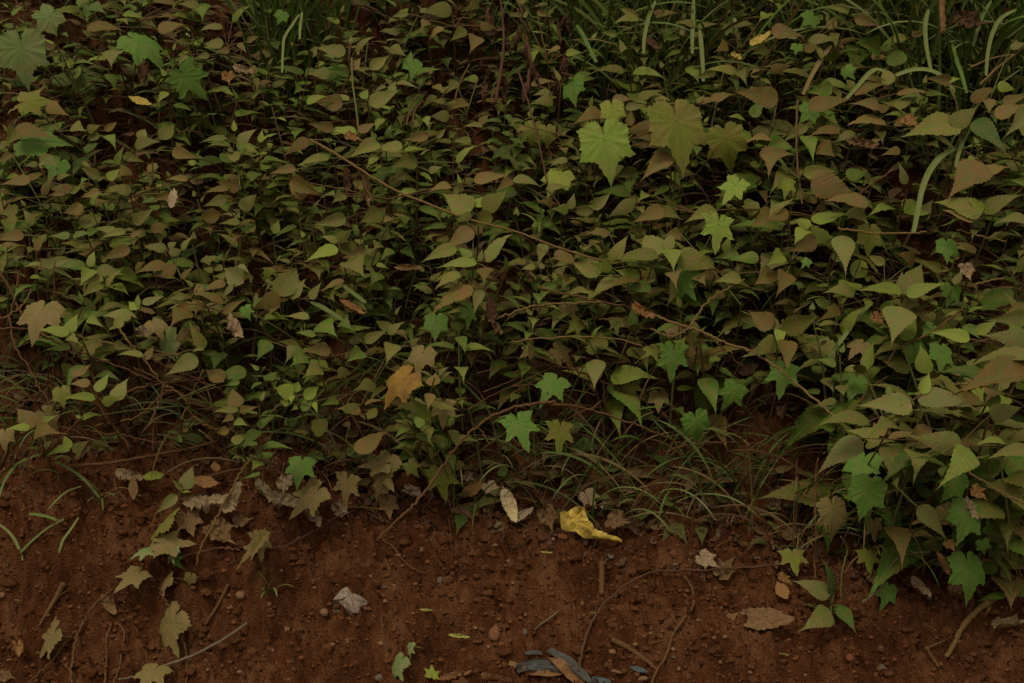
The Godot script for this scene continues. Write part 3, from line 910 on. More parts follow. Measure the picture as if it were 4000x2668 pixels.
		[0, 1, 0.24, [[895, 140, 685, 228, 0.42, 0], [665, 290, 855, 325, 0.4, 1], [620, 270, 655, 165, 0.6, 3], [625, 290, 552, 400, 0.85, 3], [590, 260, 400, 280, 0.4, 2]]],
		[0, 1, 0.24, [[712, 365, 560, 370, 0.3, 1], [690, 395, 560, 480, 0.55, 1], [735, 400, 850, 285, 0.3, 1], [280, 245, 165, 275, 0.25, 4], [290, 270, 390, 220, 0.7, 4], [385, 270, 525, 215, 0.25, 4], [300, 250, 290, 210, 0.8, 4]]],
		[0, 1, 0.25, [[1145, 145, 990, 130, 0.42, 4], [1250, 150, 1330, 60, 0.36, 4], [1170, 180, 1250, 150, 0.6, 4], [1160, 130, 1215, 100, 0.6, 4], [1140, 250, 935, 318, 0.34, 0], [1210, 275, 1040, 340, 0.5, 0], [1250, 350, 1340, 265, 0.35, 0]]],
		[0, 1, 0.25, [[905, 605, 708, 610, 0.36, 4], [950, 560, 885, 510, 0.8, 3], [985, 530, 1135, 470, 0.3, 4], [950, 540, 950, 460, 0.6, 3], [870, 590, 950, 630, 0.5, 4], [800, 690, 850, 615, 0.7, 1], [820, 680, 740, 715, 0.3, 1]], "weed topped by a fresh pale green whorl beside crossing brown runners"],
		[0, 1, 0.23, [[1300, 525, 1140, 625, 0.45, 0], [1540, 520, 1290, 480, 0.22, 0], [1540, 590, 1690, 495, 0.4, 0], [1290, 560, 1170, 690, 0.8, 0], [1400, 530, 1300, 580, 0.6, 0], [1550, 370, 1390, 450, 0.35, 0], [1270, 470, 1155, 490, 0.4, 1]]],
		[0, 1, 0.26, [[1680, 380, 1550, 280, 0.9, 4], [1650, 340, 1730, 330, 0.8, 4], [1600, 400, 1530, 490, 0.4, 4], [1640, 260, 1720, 320, 0.5, 4]], "weed with a yellow-spotted pale leaf standing upright"],
		[0, 1, 0.22, [[470, 722, 538, 598, 0.5, 3], [475, 730, 255, 712, 0.3, 3], [500, 690, 585, 635, 0.5, 3], [610, 625, 720, 690, 0.65, 3], [690, 790, 630, 870, 0.6, 0], [470, 750, 560, 810, 0.8, 1]]],
		[0, 1, 0.21, [[985, 885, 800, 882, 0.28, 1], [1360, 895, 1138, 1018, 0.4, 1], [1410, 830, 1300, 638, 0.42, 1], [1400, 830, 1320, 860, 0.3, 1], [1010, 910, 1060, 820, 0.5, 0], [790, 800, 900, 830, 0.5, 1], [1310, 710, 1200, 780, 0.5, 0]]],
		[0, 1, 0.2, [[670, 1130, 758, 1002, 0.5, 3], [655, 1180, 432, 1185, 0.32, 3], [705, 1205, 850, 1160, 0.5, 3], [790, 1190, 885, 1040, 0.45, 4], [620, 1070, 480, 1080, 0.4, 0], [515, 1030, 632, 938, 0.34, 0]], "pale green sprig of four pointed leaves tangled in brown runners"],
		[0, 1, 0.17, [[560, 1310, 705, 1295, 0.35, 3], [550, 1310, 520, 1290, 0.8, 3], [1695, 985, 1470, 1052, 0.4, 2], [1650, 1060, 1540, 1090, 0.4, 2], [1540, 1060, 1420, 980, 0.8, 0]]],
		[0, 1, 0.13, [[210, 1370, 40, 1395, 0.32, 3], [245, 1355, 405, 1290, 0.4, 3], [240, 1370, 120, 1245, 0.65, 0], [250, 1370, 460, 1420, 0.9, 0]]],
		[0, 1, 0.08, [[480, 1520, 440, 1430, 0.62, 3], [500, 1540, 625, 1462, 0.42, 4], [480, 1520, 325, 1570, 0.32, 3]], "pale three-leaved seedling at the edge of the bare earth"],
		[0, 1, 0.18, [[1640, 1250, 1462, 1272, 0.4, 1], [1600, 1290, 1520, 1345, 0.6, 0], [1620, 1330, 1710, 1365, 0.6, 3], [1580, 1390, 1500, 1410, 0.9, 0], [1630, 1240, 1600, 1110, 0.7, 0], [1650, 1260, 1780, 1230, 0.5, 0], [1600, 1480, 1710, 1425, 0.5, 1]]],
		[0, 2, 0.06, [[1270, 235, 1330, 75, 0.5, 4], [1260, 235, 1185, 165, 0.45, 4], [1220, 275, 1068, 405, 0.45, 4], [1255, 250, 1320, 260, 0.3, 3]], "small pale sprig with one upright leaf at edge of dry litter"],
		[2, 0, 0.27, [[608, 765, 412, 865, 0.55, 0]], "brown-dusted oval leaf standing beside a yellow-green lobed leaf"],
		[2, 0, 0.28, [[1095, 1065, 888, 1248, 0.44, 0], [1100, 1040, 960, 1060, 0.3, 1]], "long brown-olive leaf drooping below a large lobed leaf"],
		[2, 0, 0.25, [[235, 1305, 415, 1305, 0.3, 1], [560, 1440, 680, 1325, 0.5, 1], [560, 1450, 405, 1450, 0.6, 4], [400, 1440, 430, 1330, 0.5, 4], [390, 1440, 270, 1440, 0.5, 3], [280, 1400, 165, 1380, 0.7, 0], [5, 1240, 200, 1290, 0.3, 1]]],
		[2, 0, 0.24, [[690, 690, 840, 690, 0.35, 0], [1280, 715, 1455, 708, 0.22, 0], [1370, 688, 1535, 655, 0.3, 0], [1260, 690, 1150, 695, 0.5, 2], [930, 660, 1100, 700, 0.3, 1], [780, 740, 930, 740, 0.4, 1], [870, 680, 1040, 620, 0.3, 1]]],
		[2, 0, 0.3, [[1830, 690, 1532, 632, 0.42, 0], [1780, 960, 1610, 980, 0.3, 0]], "large rust-brown pointed leaf lying flat beside grass"],
		[2, 0, 0.24, [[980, 880, 780, 905, 0.55, 0], [960, 950, 860, 950, 0.4, 0], [380, 1095, 260, 1150, 0.3, 1], [420, 950, 350, 1000, 0.5, 1], [90, 870, 30, 910, 0.6, 0]]],
		[2, 0, 0.24, [[1045, 1440, 820, 1535, 0.5, 0], [1030, 1440, 1170, 1510, 0.6, 1], [1405, 1450, 1190, 1535, 0.42, 1], [920, 1330, 870, 1390, 0.8, 3], [1700, 1440, 1580, 1420, 0.6, 1], [1790, 1450, 1640, 1560, 0.5, 0], [840, 1390, 650, 1500, 0.45, 1]]],
		[2, 0, 0.25, [[960, 100, 1150, 100, 0.28, 0], [850, 110, 740, 55, 0.5, 1], [870, 130, 695, 165, 0.3, 1], [1270, 170, 1125, 160, 0.3, 1], [1280, 195, 1420, 165, 0.3, 1], [720, 235, 610, 225, 0.5, 3], [1100, 230, 1000, 195, 0.5, 2], [1060, 260, 1170, 260, 0.5, 2]]],
		[2, 0, 0.24, [[170, 80, 280, 120, 0.45, 0], [40, 20, 120, -30, 0.6, 0], [260, 630, 140, 660, 0.45, 4], [280, 690, 120, 720, 0.5, 1], [130, 590, 310, 570, 0.3, 0], [370, 370, 490, 365, 0.4, 3], [440, 530, 555, 510, 0.5, 2], [330, 320, 240, 380, 0.3, 0], [220, 360, 130, 310, 0.3, 1]]],
		[2, 0, 0.25, [[1520, 150, 1420, 170, 0.8, 4], [1540, 170, 1670, 175, 0.4, 1], [1560, 490, 1330, 490, 0.3, 1], [1560, 480, 1620, 600, 0.8, 1], [1400, 490, 1250, 540, 0.5, 1], [1480, 300, 1390, 360, 0.8, 0], [1760, 340, 1640, 380, 0.6, 1], [1750, 90, 1700, 150, 0.7, 3]]],
		[3, 0, 0.29, [[595, 128, 782, 182, 0.45, 0], [280, 280, 485, 288, 0.4, 1], [250, 350, 360, 320, 0.6, 0], [20, 210, 240, 250, 0.4, 0], [200, 250, 100, 270, 0.4, 1], [560, 70, 390, 60, 0.35, 1], [20, 480, 160, 450, 0.5, 0]]],
		[3, 0, 0.3, [[280, 745, 585, 688, 0.38, 0], [770, 740, 570, 718, 0.36, 0], [600, 662, 845, 598, 0.25, 0], [885, 645, 1135, 655, 0.17, 0], [440, 600, 260, 640, 0.5, 2], [760, 760, 850, 730, 0.6, 0], [880, 740, 1030, 670, 0.4, 1], [840, 580, 800, 480, 0.9, 1], [590, 600, 540, 550, 0.8, 1]], "weed spreading flat brown-dusted leaves above arching pale grass"],
		[3, 0, 0.33, [[1300, 850, 928, 942, 0.4, 1], [1270, 870, 1440, 745, 0.5, 1], [1480, 1125, 1238, 1372, 0.55, 0], [1470, 1190, 1660, 1160, 0.3, 0], [1420, 830, 1640, 1060, 0.5, 5], [1260, 560, 1080, 540, 0.5, 0]], "weed with three huge leaves, one brown drooping, one dark green"],
		[3, 0, 0.33, [[1800, 760, 1620, 950, 0.7, 4], [1400, 700, 1540, 610, 0.6, 0], [1520, 680, 1520, 780, 0.8, 0], [1620, 720, 1790, 660, 0.4, 0], [1560, 800, 1790, 720, 0.35, 0], [1580, 590, 1700, 620, 0.5, 3], [1670, 330, 1790, 300, 0.4, 1], [1210, 570, 1330, 545, 0.4, 3]]],
		[3, 0, 0.27, [[800, 830, 540, 872, 0.3, 0], [490, 880, 280, 945, 0.35, 0], [600, 915, 440, 1000, 0.4, 1], [260, 940, 310, 1120, 0.7, 2], [690, 1010, 800, 960, 0.35, 0], [910, 1030, 775, 1072, 0.5, 0], [360, 1000, 460, 1080, 0.9, 0], [880, 830, 1000, 880, 0.6, 0], [270, 870, 100, 980, 0.4, 1]]],
		[3, 0, 0.3, [[300, 1240, 625, 1372, 0.45, 0], [690, 1395, 375, 1395, 0.25, 0], [-60, 1080, 175, 1065, 0.4, 0], [0, 1060, 0, 1235, 0.9, 0], [250, 1160, 350, 1180, 0.5, 0], [240, 1200, 470, 1180, 0.5, 1]], "weed with broad reddish-brown leaves over a bright green lobed leaf"],
		[3, 0, 0.27, [[540, 1215, 685, 1195, 0.5, 2], [310, 1530, 590, 1490, 0.25, 3], [20, 1480, 180, 1370, 0.3, 1], [140, 1460, -30, 1520, 0.5, 0], [290, 1560, 180, 1510, 0.6, 3], [570, 1440, 690, 1540, 0.6, 1]]],
		[3, 0, 0.33, [[1475, 1462, 1135, 1398, 0.33, 1], [1490, 1465, 1752, 1342, 0.34, 1], [1480, 1450, 1370, 1360, 0.45, 3], [1420, 1520, 1190, 1445, 0.35, 0], [1790, 1510, 1560, 1550, 0.4, 1], [1790, 1260, 1660, 1240, 0.5, 2]], "weed with a pair of long olive leaves spread like wings"],
		[3, 0, 0.25, [[770, 330, 590, 290, 0.8, 2], [900, 450, 850, 330, 0.9, 2], [800, 350, 850, 250, 0.5, 2], [710, 390, 830, 400, 0.4, 0], [500, 490, 610, 500, 0.5, 2], [990, 250, 1110, 220, 0.4, 0], [860, 280, 980, 260, 0.5, 1]]],
	], G)

func plant(protos: Array, pick: int, p: Vector2, lift: float, size: float, called: String, what: String, group: String) -> void:
	var proto: Node3D = protos[pick]
	var top := hit(p, lift)
	var o: Node3D = proto.duplicate()
	o.name = numbered(called)
	add_child(o)
	var axis := Vector3(rng.randf_range(-0.3, 0.3), 1.0, rng.randf_range(-0.05, 0.42)).normalized()
	var b := Basis(Quaternion(Vector3.UP, axis)) * Basis(Vector3.UP, rng.randf() * TAU)
	o.transform = Transform3D(b.scaled(Vector3.ONE * size), top - axis * float(proto.get_meta("tall")) * size)
	tag(o, "%s %s %s" % [proto.get_meta("look"), what, beside(p)], "weed", group)

func bare(p: Vector2) -> bool:                                # where the photograph shows earth or a hollow instead of weeds
	var edge := 1540.0 + p.x * 0.065
	if p.x < 800.0:
		edge = 1380.0
	if p.x > 2100.0 and p.x < 3000.0:
		edge = 1330.0
	return p.y > edge or (rng.randf() < 0.45 and p.y > edge - 260.0)

func build_fill() -> void:
	var protos := []
	var looks := ["brown-dusted", "dull olive", "mixed green", "fresh green", "rusty brown"]
	for k in 15:
		var o := make_weed(3 + k % 3, [0.03, 0.034, 0.028][k % 3], 0.07, [[0, 1, 1, 1, 2], [0, 1, 1, 2, 2], [1, 2, 2, 4, 3], [2, 2, 3, 5, 2], [0, 0, 1, 1, 2]][k % 5], [0, 1, 2, 3, 4, 5, 6, 7, 8])
		o.set_meta("tall", [0.03, 0.034, 0.028][k % 3] * (3 + k % 3) + 0.03)
		o.set_meta("look", looks[k % 5])
		protos.append(o)
	var small := []
	for k in 10:
		var narrow := k % 2 == 0
		var o := make_weed(4 + k % 3, 0.019, 0.046 if narrow else 0.036, [[0, 1, 1], [1, 2, 2], [2, 3, 3], [1, 2, 5], [1, 4, 0]][k % 5], [3, 8, 0] if narrow else [2, 7, 5])
		o.set_meta("tall", 0.019 * (4 + k % 3) + 0.03)
		o.set_meta("look", ["brown-dusted", "olive", "fresh green", "deep green", "pale"][k % 5] + (" narrow-leaved" if narrow else " round-leaved"))
		small.append(o)
	var rows := 16
	var cols := 15
	for j in rows:
		for i in cols:
			var p := Vector2((i + rng.randf()) / cols * 4150.0 - 75.0, -260.0 + (j + rng.randf()) / rows * 2220.0)
			if bare(p):
				continue
			var size := lerpf(0.85, 1.45, smoothstep(1500.0, 3600.0, p.x)) * exp(rng.randf_range(-0.4, 0.28)) * (1.0 + 0.35 * smoothstep(3000.0, 3700.0, p.x) * smoothstep(700.0, 1300.0, p.y))
			var pick := rng.randi() % protos.size()
			if p.y < 800.0 and pick % 5 in [0, 4] and rng.randf() < 0.75:
				pick = pick - pick % 5 + 2 + rng.randi() % 2
			plant(protos, pick, p, rng.randf_range(0.12, 0.26) + 0.1 * n_big.get_noise_2d(p.x * 0.012, p.y * 0.02), size, "leafy_weed", "weed with toothed oval leaves", "dusty weeds with toothed oval leaves")
	# big-leaved plants reaching out over the earth beside the large-leaved weed
	for q in [[3480, 1480, 0.3], [3720, 1500, 0.34], [3880, 1640, 0.33], [3960, 1440, 0.36], [3640, 1360, 0.3], [3940, 1820, 0.28]]:
		plant(protos, [0, 1, 4, 5, 6, 9, 10][rng.randi() % 7], Vector2(q[0], q[1]), q[2], rng.randf_range(1.35, 1.7), "leafy_weed", "tall weed with long toothed leaves", "dusty weeds with toothed oval leaves")
	for q in [[3620, 2060, 0.1], [3900, 2100, 0.12], [3980, 2000, 0.16], [3960, 2220, 0.08]]:
		plant(protos, [0, 1, 5, 6, 9][rng.randi() % 5], Vector2(q[0], q[1]), q[2], rng.randf_range(0.6, 0.85), "leafy_weed", "weed at the thicket foot", "dusty weeds with toothed oval leaves")
	# smaller species in patches
	var made := 0
	for k in 1200:
		var p := Vector2(rng.randf_range(-80.0, 4080.0), rng.randf_range(-200.0, 1900.0))
		if bare(p) or n_big.get_noise_2d(p.x * 0.018 + 50.0, p.y * 0.024) < -0.05:
			continue
		var pick := rng.randi() % small.size()
		if p.y < 700.0 and pick % 5 == 0:
			pick += 2
		plant(small, pick, p, rng.randf_range(0.14, 0.29), rng.randf_range(0.8, 1.35), "small_leaved_weed", "small weed", "small-leaved weeds in patches")
		made += 1
		if made >= 290:
			break
	for p in protos + small:
		p.free()

func build_lobed() -> void:
	# tile column, row, lift, junction x, y, middle tip x, y, width over length, tone, mesh, label
	var list := [
		[0, 0, 0.33, 150, 325, 176, 612, 1.35, 4, 2, "large pale green lobed leaf at the dark edge of a hollow"],
		[0, 0, 0.27, 1275, 520, 1440, 695, 1.3, 5, 0, "deep green lobed leaf held flat above brown stalks"],
		[0, 0, 0.26, 190, 700, 378, 672, 1.1, 1, 1, "olive lobed leaf below the large pale green one"],
		[0, 0, 0.22, 215, 965, 478, 960, 0.9, 5, 2, "shaded green lobed leaf under a long brown leaf"],
		[0, 0, 0.24, 345, 110, 232, 235, 1.5, 4, 1, "grey-green lobed leaf with wavy margin behind dark leaves"],
		[0, 0, 0.26, 950, 285, 1178, 412, 0.8, 5, 3, "glossy dark green drooping lobed leaf beside a blunt olive leaf"],
		[0, 0, 0.2, 400, 1130, 330, 1230, 1.6, 5, 2, ""],
		[2, 0, 0.33, 635, 955, 685, 1250, 1.4, 7, 2, "brightest green lobed leaf facing outwards, veins clearly drawn"],
		[2, 0, 0.34, 1130, 830, 1212, 1172, 1.25, 1, 2, "largest olive-green lobed leaf with a browned centre"],
		[2, 0, 0.33, 1472, 950, 1528, 1190, 1.35, 1, 3, "olive lobed leaf with small holes, half turned sideways"],
		[2, 0, 0.31, 690, 742, 710, 872, 1.5, 3, 2, "small yellow-green heart-like lobed leaf above the brightest one"],
		[2, 0, 0.27, 420, 580, 418, 722, 1.2, 5, 2, "mid green lobed leaf hanging among brown leaves below dead stalks"],
		[2, 0, 0.24, 330, 1200, 240, 1300, 1.6, 3, 3, "yellow-green lobed leaf half hidden under an oval leaf"],
		[2, 0, 0.3, 1540, 1275, 1442, 1415, 1.25, 7, 4, "small vivid green star-shaped leaf below an olive one with holes"],
		[2, 1, 0.31, 1420, -25, 1412, 182, 1.3, 7, 0, "vivid green star-shaped leaf above a fan of olive leaves"],
		[2, 1, 0.25, 1190, 340, 1085, 535, 1.1, 2, 1, "vivid green lobed leaf partly covered by a brown leaf"],
		[2, 1, 0.23, 1110, 860, 1105, 1075, 1.2, 2, 0, "green star-shaped leaf facing out above the dark hollow"],
		[2, 1, 0.2, 1530, 1120, 1450, 1265, 1.35, 2, 1, "green five-pointed leaf hanging on the shaded earth face"],
		[2, 1, 0.18, 1270, 1330, 1312, 1505, 1.3, 2, 3, "green lobed leaf with notched margin beside arching grass"],
		[2, 1, 0.17, 45, 1345, 120, 1545, 1.4, 2, 0, "green lobed leaf beneath long brown runner near grass"],
		[2, 1, 0.17, 290, 1065, 190, 1195, 1.5, 5, 1, "shaded green lobed leaf crossed by thin dry stalks"],
		[2, 1, 0.15, 330, 1390, 330, 1570, 1.3, 1, 0, "dull olive lobed leaf beside a greener one under a runner"],
		[2, 1, 0.16, 720, 655, 720, 735, 1.6, 1, 0, ""], [2, 1, 0.16, 450, 660, 380, 720, 1.6, 1, 1, ""], [2, 1, 0.15, 320, 850, 450, 940, 1.1, 0, 1, ""],
		[2, 1, 0.12, 1010, 1150, 1010, 1240, 1.9, 0, 3, "brown lobed leaf flat against the shaded earth"], [2, 1, 0.14, 820, 1070, 830, 1190, 1.4, 1, 1, ""], [2, 1, 0.18, 960, 830, 1010, 900, 1.5, 1, 1, ""], [2, 1, 0.15, 1290, 840, 1330, 930, 1.6, 0, 1, ""],
		[2, 1, 0.16, 130, 840, 60, 890, 1.5, 0, 1, ""], [2, 1, 0.17, 380, 540, 440, 610, 1.5, 0, 3, ""], [2, 1, 0.17, 1110, 690, 1170, 760, 1.5, 0, 3, ""],
		[1, 1, 0.24, 1020, 1035, 830, 1188, 0.95, 6, 3, "orange lobed leaf, the only one of its colour, on the thicket"],
		[1, 1, 0.21, 1150, 860, 1100, 985, 1.6, 0, 3, "brown-olive lobed leaf just behind the orange one"],
		[1, 1, 0.17, 1290, 1230, 1285, 1390, 1.4, 0, 0, "brown lobed leaf beside an upright oval yellow-green leaf"],
		[1, 1, 0.19, 1240, 640, 1230, 770, 1.5, 5, 2, ""], [1, 1, 0.23, 1460, 580, 1470, 670, 1.6, 2, 1, "small bright green lobed leaf below a pinkish-brown leaf"],
		[0, 1, 0.22, 290, 560, 190, 720, 1.6, 0, 3, "broad brown lobed leaf with torn holes behind runners"], [0, 1, 0.24, 1690, 560, 1720, 630, 1.5, 2, 1, "small emerald lobed leaf beside a pinkish dry leaf"], [0, 1, 0.18, 1150, 770, 1180, 940, 0.9, 4, 5, "grey-green heart-shaped leaf in shade behind runners"],
		[0, 1, 0.17, 420, 1130, 430, 1230, 1.5, 1, 5, ""], [0, 1, 0.13, 320, 1290, 420, 1400, 1.2, 0, 5, ""], [0, 1, 0.12, 30, 1420, 20, 1520, 1.6, 0, 3, ""], [0, 1, 0.2, 1060, 660, 1120, 730, 1.9, 0, 3, ""],
		[0, 2, 0.06, 1130, 605, 1352, 590, 1.0, 0, 0, "olive lobed leaf spread over the earth with a pale side leaf"], [0, 2, 0.065, 1020, 655, 865, 682, 0.5, 4, 1, "pale narrow lobed leaf low on the earth face"], [0, 2, 0.06, 1190, 650, 1115, 750, 0.75, 4, 1, "pale folded lobed leaf over a darker green one"], [0, 2, 0.04, 1190, 700, 1240, 805, 0.8, 5, 1, ""],
		[0, 2, 0.045, 935, 825, 772, 932, 0.95, 0, 0, "tan lobed leaf at the end of a runner arching down the earth"], [0, 2, 0.03, 365, 1240, 222, 1425, 0.7, 0, 0, "tan five-pointed leaf low on the earth near a holed dry leaf"], [0, 2, 0.035, 1180, 1150, 1012, 1425, 0.75, 0, 1, "tan lobed leaf hanging from a runner above a grey twig"], [0, 2, 0.03, 1060, 1480, 945, 1600, 1.3, 0, 1, "tan lobed leaf cut by the frame edge over a grey twig"],
		[0, 2, 0.03, 1150, 860, 1050, 955, 0.6, 0, 1, ""], [0, 2, 0.025, 1310, 840, 1290, 910, 1.4, 0, 5, ""], [0, 2, 0.05, 1130, 460, 930, 610, 0.3, 1, 1, ""],
		[1, 2, 0.07, 30, 575, 52, 740, 1.15, 0, 0, "tan-green five-pointed leaf alone on the earth above a grass shoot"], [0, 2, 0.068, 1780, 600, 1608, 792, 0.45, 0, 4, ""],
		[1, 2, 0.07, 400, 265, 205, 432, 1.0, 0, 0, "tan pointed lobed leaf over pale dry litter"], [1, 2, 0.085, 630, 185, 598, 362, 1.25, 0, 0, "olive-tan lobed leaf at the litter edge beside a runner"], [1, 2, 0.09, 880, 70, 750, 310, 0.8, 0, 1, "brown lobed leaf hanging long beside an olive-tan one"], [1, 2, 0.1, 870, 60, 690, 65, 1.0, 0, 0, ""], [1, 2, 0.07, 880, 200, 830, 290, 1.3, 0, 5, ""],
		[1, 2, 0.08, 1270, 135, 1310, 330, 1.35, 1, 0, "olive-green lobed leaf crossed by a brown runner"], [1, 2, 0.1, 310, 60, 272, 205, 1.6, 5, 1, "dark green lobed leaf in shade above the dry litter"], [1, 2, 0.1, 1060, 70, 1120, 150, 1.4, 1, 1, ""],
		[1, 2, 0.02, 985, 1430, 885, 1575, 0.8, 4, 1, "grey-green ivy-like leaf on the earth near the frame edge"], [1, 2, 0.02, 1060, 1320, 1035, 1410, 0.7, 4, 1, "tiny grey-green lobed leaf above an ivy-like one"], [1, 2, 0.02, 1210, 1510, 1215, 1430, 1.6, 3, 0, "small bright green five-pointed leaf alone on the red earth"],
		[3, 2, 0.2, 660, 40, 600, 190, 1.7, 5, 2, "dark green quilted lobed leaf, upper of two overlapping"], [3, 2, 0.19, 690, 232, 640, 455, 1.35, 2, 2, "bright green quilted lobed leaf, lower of two overlapping"], [3, 2, 0.12, 450, 370, 492, 580, 1.15, 0, 3, "brown drooping lobed leaf beside the bright green quilted one"], [3, 2, 0.11, 730, 480, 745, 610, 1.2, 0, 0, "small brown lobed leaf in the shade below a green one"],
		[3, 2, 0.1, 870, 470, 850, 705, 0.7, 5, 1, "narrow green lobed leaf turned edgewise"], [3, 2, 0.045, 170, 690, 205, 820, 1.7, 1, 0, "yellowish star-shaped leaf with dark veins near the earth"], [3, 2, 0.05, 690, 690, 710, 815, 1.6, 1, 0, "yellowish-green star-shaped leaf near a pale bent stem"], [3, 2, 0.03, 830, 930, 800, 1070, 1.25, 2, 1, "green torn lobed leaf low over the dark earth"],
		[3, 2, 0.12, 1380, 760, 1440, 1010, 1.1, 5, 3, "dark green hanging lobed leaf beside a thick bent root"], [3, 2, 0.14, 1480, 610, 1500, 700, 1.4, 2, 1, ""], [3, 2, 0.17, 1370, 400, 1330, 610, 1.3, 5, 2, "dark green lobed leaf with yellowish veins behind a pink dry leaf"], [3, 2, 0.1, 1330, 540, 1330, 700, 0.7, 5, 5, ""], [3, 2, 0.22, 1300, 180, 1210, 330, 1.2, 5, 2, ""], [3, 2, 0.14, 1520, 500, 1590, 545, 1.5, 2, 1, ""],
		[3, 1, 0.17, 110, 990, 80, 1180, 1.5, 5, 0, "shaded dark green lobed leaf behind a leaning runner"], [3, 1, 0.17, 600, 1060, 560, 1180, 1.8, 5, 2, ""], [3, 1, 0.19, 1010, 830, 1090, 960, 1.2, 5, 5, ""], [3, 1, 0.2, 1190, 850, 1200, 990, 1.3, 5, 2, ""], [3, 1, 0.22, 1120, 690, 1060, 750, 1.5, 5, 2, ""], [3, 1, 0.2, 640, 800, 560, 860, 1.6, 0, 3, ""], [3, 1, 0.24, 700, 40, 700, 200, 1.2, 1, 2, "olive lobed leaf behind the pale teardrop leaf"], [3, 1, 0.24, 1230, 120, 1240, 230, 1.6, 2, 2, ""], [3, 1, 0.22, 1270, 430, 1240, 550, 1.2, 5, 2, ""],
		[3, 0, 0.27, 130, 1260, 120, 1350, 1.7, 3, 1, "bright yellow-green lobed leaf under reddish-brown leaves"], [3, 0, 0.27, 540, 480, 580, 530, 2.0, 2, 3, ""], [3, 0, 0.26, 290, 760, 230, 830, 2.0, 2, 2, ""], [3, 0, 0.24, 200, 320, 190, 370, 2.0, 2, 2, ""], [3, 0, 0.24, 300, 120, 240, 170, 2.0, 2, 2, ""], [3, 1, 0.25, 270, 230, 230, 270, 1.5, 2, 1, ""], [2, 0, 0.24, 1500, 170, 1560, 240, 1.7, 4, 1, "grey-green lobed leaf pricked with insect holes"],
		[2, 0, 0.22, 150, 880, 130, 1000, 1.4, 1, 3, ""], [2, 0, 0.22, 240, 900, 250, 1010, 1.4, 1, 3, ""], [1, 0, 0.23, 1080, 440, 1080, 530, 1.8, 5, 2, ""], [1, 0, 0.23, 560, 480, 520, 540, 2.0, 5, 3, ""], [1, 0, 0.22, 180, 100, 150, 160, 1.7, 2, 2, ""],
	]
	for e in list:
		var b := pt(e[0], e[1], e[3], e[4])
		var t := pt(e[0], e[1], e[5], e[6])
		var p0 := hit(b, e[2] + (0.04 if e[2] > 0.15 else 0.0))
		var tr := leaf_frame(b, t, e[7], p0, 1.36, 0.0)
		tr.basis = Basis(tr.basis.x * 0.87, tr.basis.y * 0.87, tr.basis.z * 0.87)
		var tone: int = e[8]
		var foot := p0
		var lean := Vector3(rng.randf_range(-0.5, 0.5), -0.6, -0.7).normalized()
		for k in 200:
			foot += lean * 0.004
			if foot.y < bank(foot.x, foot.z) - 0.006:
				break
		var label: String = e[10]
		var o := thing("lobed_creeper", foot, label if label else "%s lobed leaf half hidden %s" % [["brown", "olive", "green", "yellow-green", "pale", "dark green", "orange", "bright green"][tone], beside(b)], "creeper", "" if label else "half hidden lobed creeper leaves")
		var s := Shape.new()
		var n: Vector3 = tr.basis.y.normalized()
		tube(s, smooth_line([Vector3.ZERO, (p0 - foot) * 0.6 - n * 0.012 + Vector3(rng.randf_range(-0.008, 0.008), 0.005, 0), p0 - foot], 5), 0.0018, 0.0012, 5)
		part("stalk", s.mesh(), M["runner"] if tone in [0, 6] else M["stem_green"], o)
		tr.origin -= foot
		part("leaf", lobed[e[9]], M["lobed_%d" % tone], o, tr)

func blade_at(p: Vector3, a: float, tilt: float, length: float, width: float, mesh: int, tone: int, o: Node3D) -> void:
	var b := Basis(Vector3.UP, a) * Basis(Vector3.RIGHT, tilt)
	part("blade", blades[mesh], M["blade_%d" % tone], o, Transform3D(Basis(b.x * width / 0.05, b.y * length, b.z * length), p))

func tuft(p: Vector2, n: int, length: float, width: float, spread: float, tones: Array, label: String, group: String, meshes: Array, lean := 0.3) -> void:
	var foot := hit(p, 0.0)
	var o := thing("grass_tuft", foot - Vector3(0, 0.006, 0), label + " " + beside(p) if group else label, "grass", group)
	for k in n:
		var q := Vector3(rng.randf_range(-spread, spread), 0, rng.randf_range(-spread, spread))
		q.y = bank(foot.x + q.x, foot.z + q.z) - foot.y
		blade_at(q, rng.randf_range(-1.9, 1.9), rng.randf_range(0.0, lean), length * rng.randf_range(0.6, 1.1), width * rng.randf_range(0.6, 1.15), meshes[rng.randi() % meshes.size()], tones[rng.randi() % tones.size()], o)

func ribbon(pts: Array, width: float, up: Vector3) -> ArrayMesh:
	var line := smooth_line(pts, 6)
	var s := Shape.new()
	var ids := []
	var n := line.size()
	for k in n:
		var t := float(k) / (n - 1)
		var dir: Vector3 = (line[mini(k + 1, n - 1)] - line[maxi(k - 1, 0)]).normalized()
		var side := dir.cross(up).normalized()
		var nor := side.cross(dir)
		var w := width * 0.5 * (0.7 + 0.6 * t) * sqrt(maxf(0.0, 1.0 - pow(t, 4.0)))
		ids.append([s.add(line[k] - side * w + nor * w * 0.3, Vector2(0, t)), s.add(line[k], Vector2(0.5, t)), s.add(line[k] + side * w + nor * w * 0.3, Vector2(1, t))])
	for k in n - 1:
		for j in 2:
			s.quad(ids[k][j], ids[k + 1][j], ids[k + 1][j + 1], ids[k][j + 1])
	return s.mesh()

